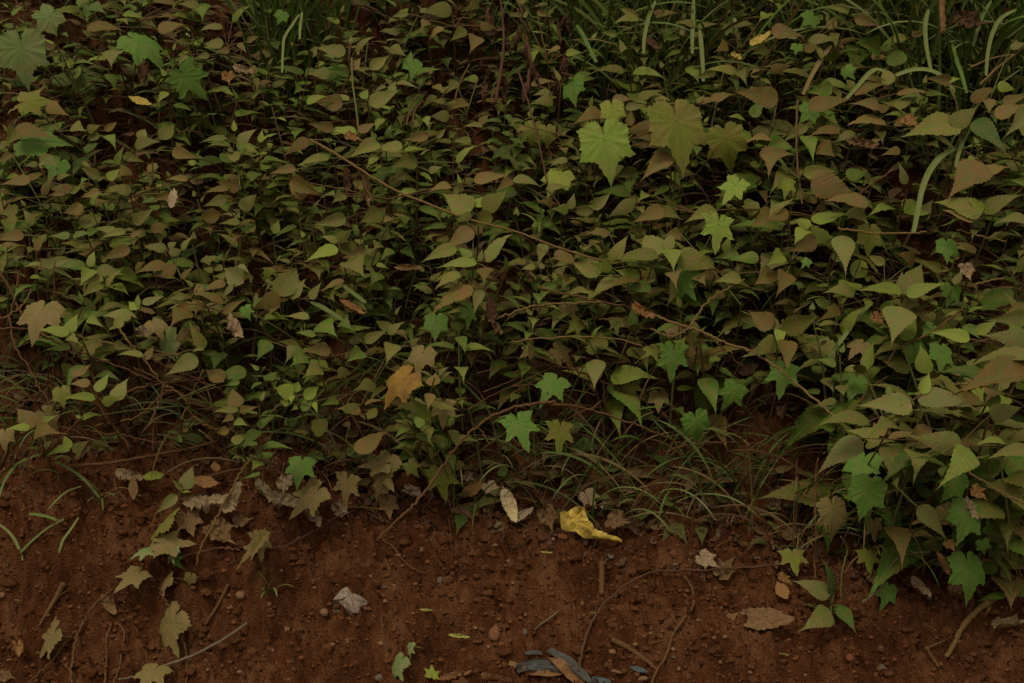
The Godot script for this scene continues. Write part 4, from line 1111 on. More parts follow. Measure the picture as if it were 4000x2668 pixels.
func build_grass() -> void:
	var tall := "tall grass blades in the thicket"
	var upright := [0, 1, 5, 6, 2]
	var arched := [1, 2, 3, 4, 5]
	for p in [[1080, 330], [1160, 300], [1250, 330], [1120, 420], [1300, 260], [1020, 250]]:
		tuft(Vector2(p[0], p[1]), 13, 0.42, 0.0065, 0.035, [0, 0, 1, 3], "clump of tall upright green grass", "tall grass beside the pale whorled weed", upright)
	for p in [[2180, 420], [2300, 400], [2430, 430], [2560, 420], [2700, 420], [2820, 380], [2620, 520], [2740, 560], [2480, 540]]:
		tuft(Vector2(p[0], p[1]), 12, 0.4, 0.0065, 0.04, [0, 1, 1, 3, 2], "clump of pale arching grass", "grass behind the large lobed leaves", [0, 1, 2, 5, 1, 3])
	for p in [[3560, 520], [3660, 480], [3760, 560], [3850, 480], [3920, 600], [3700, 700], [3460, 440], [3980, 420], [3340, 330], [3200, 260]]:
		tuft(Vector2(p[0], p[1]), 12, 0.44, 0.0075, 0.04, [0, 1, 1, 3], "clump of broad tall grass", "broad grass among the brown-dusted weeds", [0, 1, 2, 5, 1, 3])
	for p in [[1960, 250], [2120, 300], [2280, 280], [2420, 330], [2560, 300], [2680, 320], [2840, 270], [3020, 300], [3160, 340], [3420, 330], [3540, 380], [3640, 360], [3740, 400], [3860, 360], [3960, 420]]:
		tuft(Vector2(p[0], p[1]), 14, 0.52, 0.0055, 0.04, [1, 1, 0, 3], "clump of long fine arching grass", "long fine grass along the upper bank", [0, 1, 2, 5, 1, 3])
	for p in [[1780, 1880], [1960, 1900], [2120, 1900], [2260, 1930], [2400, 1960], [2520, 1930], [2650, 1990], [2760, 2010], [2880, 2020], [2600, 1850], [2330, 1830], [2050, 1800], [2180, 1760], [2800, 1880], [2940, 1930]]:
		tuft(Vector2(p[0], p[1]), 8, 0.2, 0.0042, 0.04, [1, 1, 3, 2, 0], "low tuft of thin arching grass", "thin grass along the litter edge", [0, 1, 2, 5, 6, 3], 0.65)
	for p in [[60, 1700], [160, 1760], [40, 1850], [250, 1650], [120, 1560], [330, 1590], [500, 1640]]:
		tuft(Vector2(p[0], p[1]), 9, 0.14, 0.0032, 0.03, [0, 1, 3], "sparse thin green grass tuft", "thin grass beneath the runners", arched, 0.6)
	for p in [[3100, 2080], [3180, 2150], [3300, 2100], [3560, 2150], [3420, 2180], [3700, 2200]]:
		tuft(Vector2(p[0], p[1]), 9, 0.17, 0.0035, 0.03, [0, 1, 2, 2], "thin half-dry grass tuft", "half-dry grass below dark leaves", arched, 0.5)
	for p in [[1600, 1640], [1720, 1660], [1500, 1500], [1120, 1740], [1320, 1700], [1540, 1330], [1420, 1150]]:
		tuft(Vector2(p[0], p[1]), 9, 0.2, 0.0042, 0.03, [0, 1, 3], "thin upright green grass tuft", "thin grass growing through the weeds", [0, 1, 2, 5], 0.4)
	tuft(pt(0, 2, 680, 320), 9, 0.07, 0.003, 0.008, [1, 3, 2], "small pale grass tuft rooted alone in red earth", "", arched, 0.7)
	tuft(pt(1, 2, 85, 960), 6, 0.055, 0.004, 0.004, [0, 1], "tiny green grass shoot on earth under a five-pointed leaf", "", arched, 0.3)
	# single blades: tile, lift at start and end, width, tone, points, label
	var list := [
		[0, 2, 0.06, 0.01, 0.0045, 3, [[380, 45], [480, 95], [580, 170], [690, 300]], "blue-green blade bending down to the small pale grass tuft"],
		[0, 2, 0.03, 0.004, 0.003, 1, [[560, 215], [470, 245], [400, 300], [320, 385]], "pale curved blade reaching over lit earth"],
		[0, 2, 0.045, 0.03, 0.005, 0, [[390, 448], [330, 425], [260, 410], [195, 403]], "short bright green blade lying level over the earth"],
		[0, 2, 0.03, 0.008, 0.0036, 3, [[440, 440], [330, 500], [220, 590], [120, 690], [40, 765]], "long thin blue-green blade slanting across the earth face"],
		[0, 2, 0.03, 0.01, 0.0045, 1, [[-20, 470], [50, 520], [110, 600], [160, 730]], "arched pale blade drooping over the earth at its bend"],
		[0, 2, 0.02, 0.01, 0.004, 1, [[540, 430], [480, 520], [430, 590], [405, 680]], "curved yellowish blade hanging down the earth face"],
		[0, 2, 0.05, 0.04, 0.0045, 3, [[-10, 300], [30, 180], [110, 70], [200, 20], [290, -10]], "arching blue-green blade rising from the earth edge"],
		[3, 0, 0.3, 0.3, 0.0096, 1, [[1000, 1600], [1030, 1450], [1060, 1300], [1110, 1180], [1190, 1080], [1300, 1022]], "broad long pale blade curving up between large leaves"],
		[3, 0, 0.3, 0.3, 0.0072, 1, [[1290, 1150], [1310, 1060], [1340, 970], [1390, 885]], "short broad yellow-green blade beside the curving one"],
		[3, 0, 0.3, 0.32, 0.0080, 1, [[540, 680], [620, 590], [690, 510], [750, 480], [800, 495]], "bent pale blade arching over brown leaves"],
		[3, 0, 0.32, 0.3, 0.0096, 1, [[880, 520], [980, 485], [1080, 480], [1160, 505], [1230, 560], [1290, 640]], "wide olive blade arching level over weeds"],
		[3, 0, 0.3, 0.33, 0.0072, 1, [[1500, 520], [1510, 380], [1540, 240], [1600, 130], [1710, 65]], "wide yellowish blade bending over at its tip"],
		[3, 0, 0.28, 0.3, 0.0064, 3, [[1410, 320], [1440, 210], [1480, 100], [1540, 0]], "grey-green blade standing beside the yellowish wide one"],
		[3, 0, 0.28, 0.3, 0.0080, 1, [[1120, 480], [1090, 330], [1080, 180], [1105, 60]], "thick pale upright blade near the dead brown spike"],
		[3, 0, 0.29, 0.28, 0.0080, 0, [[1365, 640], [1330, 510], [1290, 400], [1265, 280]], "broad deep green blade standing behind brown leaves"],
		[3, 0, 0.26, 0.28, 0.0080, 2, [[240, 650], [300, 520], [370, 400], [440, 310]], "broad brown dry blade leaning over the weeds"],
		[3, 1, 0.2, 0.22, 0.0072, 1, [[440, 860], [520, 750], [590, 650], [690, 530]], "broad olive blade leaning in the hollow beneath pale leaves"],
		[2, 0, 0.26, 0.28, 0.0072, 1, [[905, 370], [910, 260], [940, 120], [990, 0]], "pale blade with long upright sweep among the grass"],
		[2, 0, 0.25, 0.26, 0.0080, 1, [[1315, 560], [1310, 430], [1300, 300], [1290, 200]], "straight pale blade standing near two yellow dry leaves"],
		[2, 0, 0.25, 0.26, 0.0072, 1, [[1240, 370], [1240, 240], [1245, 120], [1250, -20]], "tall yellowing blade with a brown tip"],
		[2, 0, 0.24, 0.26, 0.0080, 0, [[580, 430], [530, 330], [480, 230], [440, 170]], "deep green slanting blade behind pale grass"],
		[1, 0, 0.27, 0.28, 0.005, 1, [[180, 500], [185, 350], [195, 260], [250, 170], [300, 95]], "long yellowish blade bending over beside tall grass"],
		[1, 0, 0.27, 0.27, 0.005, 1, [[300, 270], [305, 170], [318, 80]], "short stiff pale blade at the top of the tall grass"],
		[1, 1, 0.24, 0.24, 0.007, 3, [[605, 405], [680, 460], [760, 520]], "short grey-green blade slanting across dark stems"],
		[1, 1, 0.21, 0.22, 0.008, 3, [[600, 640], [510, 580], [440, 540], [375, 510]], "grey-green blade sloping between oval leaves"],
	]
	for e in list:
		var pts := []
		var n: int = e[6].size()
		for k in n:
			var t := float(k) / (n - 1)
			pts.append(hit(pt(e[0], e[1], e[6][k][0], e[6][k][1]), lerpf(e[2], e[3], t) + (0.045 if e[2] > 0.15 else 0.0)))
		single("long_grass", ribbon(pts, e[4], Vector3(0.15, 0.75, 0.65).normalized()), M["blade_%d" % e[5]], Transform3D(), e[7], "grass")

func run(c: int, r: int, lift0: float, lift1: float, w0: float, w1: float, material: String, pts: Array, called: String, label: String, category: String, group := "") -> void:
	var out := []
	for k in pts.size():
		var t := float(k) / (pts.size() - 1)
		out.append(hit(pt(c, r, pts[k][0], pts[k][1]), lerpf(lift0 + (0.045 if lift0 > 0.15 else 0.0), lift1 + (0.045 if lift1 > 0.15 else 0.0), t), lift0 < 0.03 or lift1 < 0.03))
	var s := Shape.new()
	var line := smooth_line(out, 7)
	for k in line.size():
		line[k] += Vector3(n_fine.get_noise_2d(k * 13.0, pts[0][0] * 3.0), n_fine.get_noise_2d(k * 13.0, pts[0][1] * 3.0 + 700.0), 0) * (0.0035 if called == "woody_runner" else 0.0012)
	tube(s, line, w0 * 0.78, w1 * 0.72, 6, 0.4 if called in ["woody_runner", "root"] else 0.18)
	single(called, s.mesh(), M[material], Transform3D(), label, category, group)

func build_runners() -> void:
	var G := "brown runners tangled under the weeds"
	var L := "thin brown runner tangled under the weeds"
	run(1, 0, 0.3, 0.27, 0.0028, 0.002, "runner_pale", [[370, 960], [600, 1090], [800, 1220], [980, 1320], [1150, 1390], [1350, 1470], [1500, 1520], [1762, 1585], [1900, 1635], [2100, 1710], [2400, 1800]], "leaning_stem", "long straight tan stem leaning through the weeds", "stem")
	run(0, 1, 0.2, 0.03, 0.0032, 0.0028, "runner", [[0, 320], [80, 430], [130, 560], [250, 690], [400, 840], [490, 910], [560, 1000], [640, 1130], [700, 1250], [780, 1370], [880, 1490], [870, 1568]], "woody_runner", "long orange-brown runner sweeping down to the earth edge", "runner")
	run(0, 1, 0.2, 0.1, 0.0026, 0.002, "runner", [[130, 300], [110, 450], [70, 590], [80, 720], [120, 850], [200, 960], [270, 1100], [350, 1210]], "woody_runner", "brown runner bowed outwards in a shallow S beside thin grass", "runner")
	run(0, 1, 0.19, 0.15, 0.0022, 0.0018, "runner", [[0, 690], [200, 700], [330, 760], [520, 840], [700, 910], [850, 970], [1050, 1050]], "woody_runner", L, "runner", G)
	run(0, 1, 0.21, 0.18, 0.002, 0.0015, "runner_pale", [[480, 735], [700, 780], [900, 840], [980, 880]], "woody_runner", L, "runner", G)
	run(0, 1, 0.22, 0.16, 0.0022, 0.0018, "runner_pale", [[780, 600], [830, 700], [930, 840], [1010, 930], [1090, 1030]], "woody_runner", L, "runner", G)
	run(0, 1, 0.17, 0.15, 0.0022, 0.002, "runner", [[850, 1140], [1000, 1090], [1150, 1070], [1300, 1050], [1400, 1045]], "woody_runner", "nearly level brown runner crossing several others", "runner")
	run(0, 1, 0.16, 0.11, 0.002, 0.0016, "runner_pale", [[1190, 1120], [1140, 1130], [1060, 1200], [960, 1290], [830, 1335]], "woody_runner", L, "runner", G)
	run(0, 1, 0.16, 0.09, 0.0022, 0.003, "runner_pale", [[1130, 1090], [1200, 1120], [1290, 1200], [1310, 1270], [1400, 1350], [1490, 1395]], "woody_runner", "tan forked runner ending in a thick root at the earth", "runner")
	run(0, 1, 0.15, 0.09, 0.002, 0.0015, "runner_pale", [[1400, 980], [1350, 1080], [1300, 1200], [1230, 1360]], "woody_runner", L, "runner", G)
	run(0, 1, 0.18, 0.15, 0.002, 0.0016, "runner", [[1050, 905], [1200, 980], [1370, 1050], [1560, 1140]], "woody_runner", L, "runner", G)
	run(0, 1, 0.15, 0.1, 0.0018, 0.0015, "runner", [[920, 960], [1130, 1070], [1300, 1170], [1500, 1260]], "woody_runner", L, "runner", G)
	run(0, 1, 0.14, 0.1, 0.0018, 0.0015, "runner_pale", [[1130, 1080], [1090, 1200], [1030, 1360]], "woody_runner", L, "runner", G)
	run(0, 1, 0.1, 0.05, 0.0018, 0.0015, "runner", [[590, 1385], [700, 1410], [900, 1440], [1100, 1480], [1290, 1535]], "woody_runner", L, "runner", G)
	run(0, 1, 0.09, 0.04, 0.002, 0.0018, "runner", [[660, 1240], [560, 1310], [450, 1410], [350, 1510]], "woody_runner", L, "runner", G)
	run(0, 1, 0.2, 0.19, 0.0018, 0.0015, "runner_pale", [[-20, 630], [80, 590], [170, 510], [215, 420]], "woody_runner", L, "runner", G)
	run(0, 1, 0.22, 0.18, 0.0022, 0.0018, "runner", [[375, 290], [375, 400], [365, 500]], "woody_runner", L, "runner", G)
	run(0, 2, 0.04, 0.03, 0.0036, 0.003, "runner", [[470, 78], [600, 68], [750, 55], [900, 30], [1060, 0], [1300, -45], [1500, -100]], "stick", "straight orange-brown stick lying along the earth edge", "stick")
	run(0, 2, 0.14, 0.015, 0.0026, 0.0018, "runner_pale", [[1740, 0], [1650, 140], [1570, 280], [1490, 430], [1400, 600], [1350, 750], [1345, 800]], "woody_runner", "tan runner hanging straight down over pale litter", "runner")
	run(0, 2, 0.03, 0.012, 0.0022, 0.0026, "runner", [[770, 930], [690, 1000], [620, 1070], [560, 1180], [510, 1320], [495, 1440], [490, 1580]], "woody_runner", "brown runner arching down the earth from a tan leaf", "runner")
	run(0, 2, 0.014, 0.008, 0.0018, 0.0018, "runner", [[575, 1150], [450, 1290], [380, 1390], [280, 1490], [180, 1580]], "woody_runner", "thin runner forking away from the arching one", "runner")
	run(0, 2, 0.01, 0.008, 0.002, 0.0018, "runner", [[390, 1380], [480, 1480], [545, 1580]], "twig", "short brown twig crossing under runners on the earth", "twig")
	run(0, 2, 0.03, 0.025, 0.0024, 0.0022, "runner", [[1100, 940], [1130, 990], [1165, 1045], [1195, 1105]], "woody_runner", "short greyish stalk above a hanging tan leaf", "runner")
	run(0, 2, 0.02, 0.006, 0.002, 0.0018, "runner", [[1240, 1250], [1270, 1320], [1285, 1400], [1280, 1590]], "woody_runner", "runner dropping straight from the hanging tan leaf", "runner")
	run(0, 2, 0.012, 0.02, 0.0022, 0.003, "twig_grey", [[820, 1545], [950, 1520], [1100, 1460], [1300, 1390], [1500, 1290], [1700, 1155]], "twig", "long pale grey twig lying on the red earth", "twig")
	run(0, 2, 0.006, 0.006, 0.0068, 0.003, "runner", [[435, 885], [395, 960], [350, 1040], [270, 1172]], "stick", "short thick tapered brown stick on the earth face", "stick")
	run(0, 2, 0.012, 0.008, 0.0012, 0.0012, "runner", [[490, 915], [430, 955], [380, 985]], "twig", "hair-thin twig across the thick tapered stick", "twig")
	run(0, 2, 0.007, 0.006, 0.0036, 0.0026, "runner", [[1570, 890], [1500, 1030], [1410, 1165]], "stick", "straight reddish stick slanting on the earth", "stick")
	run(0, 2, 0.006, 0.005, 0.0022, 0.002, "runner", [[765, 1165], [730, 1270], [735, 1380], [720, 1580]], "root", "crooked thin root running down the earth, inner of two", "root")
	run(0, 2, 0.006, 0.005, 0.0022, 0.002, "runner", [[820, 1165], [855, 1230], [835, 1370], [820, 1470], [770, 1590]], "root", "kinked thin root running down the earth, outer of two", "root")
	run(0, 2, 0.005, 0.005, 0.0015, 0.001, "runner", [[735, 1370], [700, 1420], [655, 1470]], "root", "side branch of the crooked thin root", "root")
	run(0, 2, 0.004, 0.004, 0.002, 0.0012, "runner_dark", [[1420, 1420], [1455, 1480], [1475, 1580]], "root", "dark wriggling root end in the earth", "root")
	run(0, 2, 0.03, 0.03, 0.002, 0.0016, "runner", [[1180, 735], [1280, 690], [1420, 655], [1520, 640], [1650, 650]], "woody_runner", "level brown runner linking leaf clusters over the earth", "runner")
	run(0, 2, 0.02, 0.01, 0.0014, 0.0012, "runner_dark", [[1180, 850], [1300, 845], [1420, 835], [1520, 790], [1640, 720]], "woody_runner", "thin dark runner drooping between leaf clusters", "runner")
	run(0, 2, 0.015, 0.01, 0.002, 0.0016, "runner", [[785, 165], [800, 230], [870, 315]], "twig", "short curved twig below a pale crumpled leaf", "twig")
	run(1, 1, 0.2, 0.1, 0.003, 0.0028, "runner", [[2060, 1200], [1900, 1215], [1762, 1240], [1600, 1310], [1480, 1400], [1400, 1490], [1330, 1568], [1250, 1695], [1100, 1895], [980, 2005], [840, 2140]], "woody_runner", "longest brown runner arching over the litter to the earth", "runner")
	run(2, 1, 0.2, 0.1, 0.0026, 0.0018, "runner", [[150, 1212], [400, 1225], [600, 1270], [800, 1340], [1000, 1410], [1150, 1480], [1320, 1570]], "woody_runner", "brown runner arching over shaded earth among lobed leaves", "runner")
	run(1, 2, 0.006, 0.005, 0.002, 0.0014, "runner", [[865, 555], [885, 595], [940, 625], [1000, 710], [1080, 780], [1170, 815]], "root", "kinked brown root end trailing over the open earth", "root")
	run(1, 2, 0.012, 0.012, 0.0018, 0.0014, "runner_dark", [[100, 635], [200, 625], [320, 560], [450, 490], [560, 420], [680, 385], [900, 380], [1050, 370]], "woody_runner", "dark thin runner along the upper edge of the open earth", "runner")
	run(1, 2, 0.02, 0.02, 0.0013, 0.001, "runner_pale", [[650, 355], [750, 362], [910, 375]], "twig", "straight straw-coloured twig in the litter", "twig")
	run(1, 2, 0.012, 0.006, 0.0014, 0.001, "runner", [[770, 395], [860, 440], [970, 485]], "twig", "short reddish twig ending at the arching runner", "twig")
	var T := "tan runner crossing the dark middle of the thicket"
	run(2, 1, 0.24, 0.24, 0.0022, 0.0018, "runner_pale", [[-100, 620], [0, 585], [150, 540], [350, 520], [620, 515]], "woody_runner", T, "runner", "tan runners in the dark middle")
	run(2, 1, 0.25, 0.25, 0.0027, 0.0023, "runner_pale", [[950, 590], [1050, 630], [1200, 680], [1300, 710], [1400, 760], [1500, 800], [1600, 835], [1762, 920], [1900, 1020], [2020, 1130], [2150, 1240], [2240, 1310]], "woody_runner", "thick tan runner descending below a fan of olive leaves", "runner")
	run(2, 1, 0.25, 0.25, 0.0022, 0.0018, "runner_pale", [[1210, 690], [1250, 640], [1300, 560], [1380, 480], [1480, 420], [1600, 360]], "woody_runner", "tan runner curving up from a fork in the thick one", "runner")
	run(2, 1, 0.24, 0.25, 0.0018, 0.0018, "runner_pale", [[960, 690], [1040, 735], [1130, 740], [1210, 695]], "woody_runner", "tan runner sagging into the fork of the thick one", "runner")
	run(2, 1, 0.21, 0.2, 0.0018, 0.0015, "runner_pale", [[0, 790], [200, 760], [500, 750], [700, 760], [900, 810]], "woody_runner", T, "runner", "tan runners in the dark middle")
	run(2, 1, 0.24, 0.23, 0.0026, 0.002, "runner", [[180, 410], [300, 440], [450, 470], [620, 510], [820, 545]], "woody_runner", T, "runner", "tan runners in the dark middle")
	run(2, 1, 0.17, 0.13, 0.0024, 0.002, "runner", [[340, 900], [400, 960], [560, 1030], [700, 1090], [900, 1185]], "woody_runner", "reddish stalk slanting across shaded lobed leaves", "runner")
	run(2, 1, 0.16, 0.15, 0.002, 0.0016, "runner", [[145, 870], [300, 935], [420, 985]], "woody_runner", T, "runner", "tan runners in the dark middle")
	run(2, 1, 0.15, 0.08, 0.0022, 0.0018, "runner", [[630, 1050], [640, 1200], [690, 1320], [760, 1470]], "woody_runner", "forked reddish stalk rooted in shaded earth", "runner")
	run(2, 1, 0.08, 0.1, 0.0018, 0.0012, "runner", [[750, 1475], [790, 1400], [850, 1335]], "twig", "short reddish twig forking up from shaded earth", "twig")
	run(2, 1, 0.22, 0.14, 0.0018, 0.0016, "runner", [[1340, 740], [1450, 830], [1560, 930], [1640, 1000], [1700, 1060]], "woody_runner", "brown runner falling away below the thick tan one", "runner")
	run(2, 1, 0.12, 0.12, 0.0018, 0.0014, "runner", [[1050, 1540], [1200, 1500], [1380, 1475], [1560, 1475], [1762, 1490]], "woody_runner", "thin reddish runner lying level above the grass edge", "runner")
	for q in [[[0, 1000], [100, 970], [300, 930]], [[0, 1090], [150, 1020], [320, 940]], [[430, 970], [600, 940], [800, 920]], [[-200, 1130], [0, 1050], [280, 900]], [[-60, 1180], [120, 1070], [300, 1000]], [[-300, 1250], [-150, 1160], [60, 1060]], [[470, 890], [560, 910], [640, 930]], [[-240, 1000], [-60, 960], [150, 900]]]:
		run(2, 1, 0.16, 0.15, 0.0013, 0.001, "runner", q, "dry_stalk", "hair-thin reddish stalk in a bundle beside arching grass", "stalk", "bundle of thin reddish stalks")
	for k in 26:
		var x := rng.randf_range(-350.0, 1700.0)
		var y := rng.randf_range(880.0, 1560.0)
		var dx := rng.randf_range(-260.0, 260.0)
		var dy := rng.randf_range(-60.0, 200.0)
		run(2, 1, rng.randf_range(0.08, 0.17), rng.randf_range(0.05, 0.15), 0.0013, 0.0009, ["runner", "runner_pale", "runner"][k % 3], [[x, y], [x + dx * 0.5 + rng.randf_range(-20.0, 20.0), y + dy * 0.5 - 20.0], [x + dx, y + dy]], "dry_stalk", "thin reddish dry stalk %s" % beside(pt(2, 1, x, y)), "stalk", "thin reddish stalks at the thicket foot")
	run(2, 2, 0.008, 0.03, 0.003, 0.0022, "runner_dark", [[460, 1490], [490, 1330], [540, 1170], [620, 1040], [750, 920], [900, 830], [1050, 795], [1250, 795], [1500, 780], [1762, 760], [1900, 740]], "woody_runner", "long dark purple-brown runner bowed across the open earth", "runner")
	run(2, 2, 0.008, 0.006, 0.0032, 0.0026, "runner", [[1185, 830], [1240, 920], [1245, 1040], [1180, 1130], [1110, 1230], [1060, 1380], [1000, 1480], [950, 1590]], "root", "crooked brown root bending down the open earth", "root")
	run(2, 2, 0.012, 0.012, 0.0062, 0.0062, "runner", [[617, 735], [618, 840], [617, 955]], "stick", "short thick upright rod of wood in the open earth", "stick")
	run(2, 2, 0.006, 0.006, 0.006, 0.004, "runner", [[690, 1270], [770, 1310], [850, 1360], [930, 1420], [1000, 1475]], "stick", "flat pale brown stick half buried in the open earth", "stick")
	run(2, 2, 0.005, 0.006, 0.0022, 0.0018, "twig_grey", [[160, 1200], [240, 1135], [320, 1075]], "twig", "short grey-brown twig on the open earth", "twig")
	run(2, 2, 0.005, 0.005, 0.0014, 0.001, "runner", [[960, 1300], [1020, 1280], [1080, 1265]], "twig", "tiny twig beside the crooked root", "twig")
	run(2, 2, 0.04, 0.02, 0.0016, 0.0012, "runner", [[490, 360], [620, 340], [760, 325], [900, 318]], "twig", "thin red-brown twig above the yellow leaf", "twig")
	run(3, 1, 0.3, 0.3, 0.0022, 0.0018, "runner_pale", [[480, 0], [650, 30], [800, 40], [1000, 35], [1090, 28]], "woody_runner", "thin sagging tan runner above the pale teardrop leaf", "runner")
	run(3, 1, 0.3, 0.3, 0.002, 0.0016, "runner_pale", [[1300, 15], [1450, 50], [1640, 95]], "woody_runner", "short yellowish runner sloping beside dark leaves", "runner")
	run(3, 1, 0.24, 0.2, 0.0024, 0.0018, "runner", [[1350, 550], [1180, 680], [1050, 760], [890, 830], [820, 940]], "woody_runner", "reddish runner slanting down behind the hanging pale leaf", "runner")
	run(3, 1, 0.24, 0.25, 0.0022, 0.0018, "runner_pale", [[1390, 405], [1500, 370], [1620, 345]], "woody_runner", "short tan runner near a dead pinkish leaf", "runner")
	run(3, 1, 0.19, 0.15, 0.002, 0.0018, "runner", [[600, 1250], [700, 1110], [850, 1010], [1040, 955]], "woody_runner", "brown arching runner in the shaded hollow behind large leaves", "runner")
	run(3, 1, 0.2, 0.2, 0.0022, 0.0016, "runner_pale", [[1140, 1045], [1250, 1080], [1390, 1080]], "woody_runner", "yellowish runner bent under very large leaves", "runner")
	run(3, 2, 0.02, 0.008, 0.0078, 0.0045, "runner_pale", [[1800, 880], [1650, 930], [1520, 1010], [1430, 1080], [1340, 1180], [1280, 1300], [1230, 1385]], "root", "thick bent tan root running down into dark earth", "root")
	run(3, 2, 0.012, 0.006, 0.0055, 0.004, "runner_pale", [[1530, 1005], [1515, 1055], [1500, 1100]], "root", "stub forking from the thick bent root", "root")
	run(3, 2, 0.008, 0.008, 0.0045, 0.003, "runner", [[1090, 1325], [1130, 1390], [1175, 1458]], "stick", "short brown stick below the thick bent root", "stick")
	run(3, 2, 0.008, 0.008, 0.003, 0.002, "runner", [[1080, 1340], [1150, 1305], [1230, 1268]], "stick", "thin stick meeting a shorter brown one on dark earth", "stick")
	run(3, 2, 0.1, 0.1, 0.0024, 0.002, "runner", [[1290, 655], [1400, 715], [1530, 722], [1690, 680]], "woody_runner", "sagging orange-brown runner before a dark hanging leaf", "runner")
	run(3, 2, 0.26, 0.24, 0.002, 0.0018, "runner_pale", [[1370, 110], [1500, 190], [1620, 260], [1790, 350]], "woody_runner", "yellow-green leaf stalk sloping down from a broad leaf", "runner")
	run(3, 2, 0.14, 0.02, 0.0022, 0.002, "runner", [[345, 20], [325, 200], [330, 560], [320, 700], [325, 850]], "stem", "upright orange-brown stem beside a yellowish star leaf", "stem")
	run(3, 2, 0.14, 0.04, 0.0016, 0.0016, "runner_dark", [[200, 30], [182, 300], [175, 610]], "stem", "thin purplish upright stem at the litter edge", "stem")
	run(3, 2, 0.1, 0.015, 0.0018, 0.0016, "stem_green", [[500, 560], [545, 650], [510, 800], [500, 985]], "stem", "green upright stem beside the four-leaved young weed", "stem")
	run(3, 2, 0.02, 0.07, 0.0026, 0.002, "twig_grey", [[650, 1010], [720, 960], [790, 900], [830, 790], [920, 690], [1110, 665]], "stem", "pale bent dry stem arching over a torn green leaf", "stem")
	run(3, 2, 0.16, 0.17, 0.0016, 0.0016, "stem_green", [[850, 190], [930, 265], [1030, 355]], "stem", "green stalk slanting to the grey-green pointed leaf", "stem")
	run(3, 0, 0.3, 0.32, 0.0028, 0.0024, "runner_pale", [[1460, 580], [1600, 450], [1780, 310]], "stem", "straight tan stick slanting through broad grass", "stem")
	run(3, 0, 0.3, 0.3, 0.0022, 0.002, "runner_pale", [[1400, 460], [1550, 400], [1690, 375]], "stem", "yellowish stalk bent beside the straight tan stick", "stem")
	run(3, 0, 0.27, 0.25, 0.0026, 0.002, "stem_brown", [[205, 690], [195, 900], [205, 1150], [235, 1400]], "stem", "dark upright stem carrying reddish-brown leaves", "stem")
	run(3, 0, 0.24, 0.25, 0.002, 0.0018, "runner", [[630, 1330], [740, 1250], [870, 1160]], "woody_runner", "orange-brown twig slanting in dark space behind leaves", "runner")
	run(1, 0, 0.25, 0.25, 0.0024, 0.0018, "runner", [[1040, 860], [1060, 740], [1110, 655]], "stem", "dry pinkish bent stalk, one of a pair among leaves", "stem")
	run(1, 0, 0.25, 0.25, 0.0024, 0.0018, "runner", [[1075, 850], [1095, 760], [1150, 690]], "stem", "dry pinkish thicker stalk, other of the pair", "stem")
	run(1, 0, 0.25, 0.26, 0.0024, 0.0016, "runner", [[1370, 680], [1410, 560], [1470, 440]], "stem", "tan grass stalk leaning near dead brown spikes", "stem")
	run(1, 0, 0.27, 0.26, 0.0026, 0.002, "stem_green", [[660, 400], [665, 560], [690, 760], [715, 960]], "stem", "upright pale green stem of the whorled weed", "stem")
	run(2, 0, 0.26, 0.25, 0.0022, 0.002, "runner_dark", [[40, 480], [110, 700], [180, 960], [240, 1250]], "stem", "long dark dead stem below crumpled brown leaves", "stem")
	run(2, 0, 0.29, 0.28, 0.002, 0.0018, "runner", [[800, 970], [890, 930], [980, 895]], "stem", "short pink-brown stalk beside brightest green leaf", "stem")
	run(1, 1, 0.24, 0.22, 0.0024, 0.002, "runner_dark", [[1800, 250], [1680, 320], [1580, 400], [1600, 490], [1640, 580]], "stem", "dark bent stem under weed with radiating leaves", "stem")

func lay(mesh: ArrayMesh, p: Vector2, lift: float, across_px: float, turn: float, squash := 1.0) -> Transform3D:
	var q := hit(p, lift, lift < 0.03)
	var n := normal_at(q).lerp(Vector3(0, 0.7, 0.7), 0.45).normalized()
	var x := Vector3.RIGHT.slide(n).normalized()
	var b := Basis(n, turn) * Basis(x, n, x.cross(n))
	var size := across_px / 1.762 * q.distance_to(eye) / 5560.0
	return Transform3D(Basis(b.x * size * squash, b.y * size, b.z * size), q + n * 0.004)

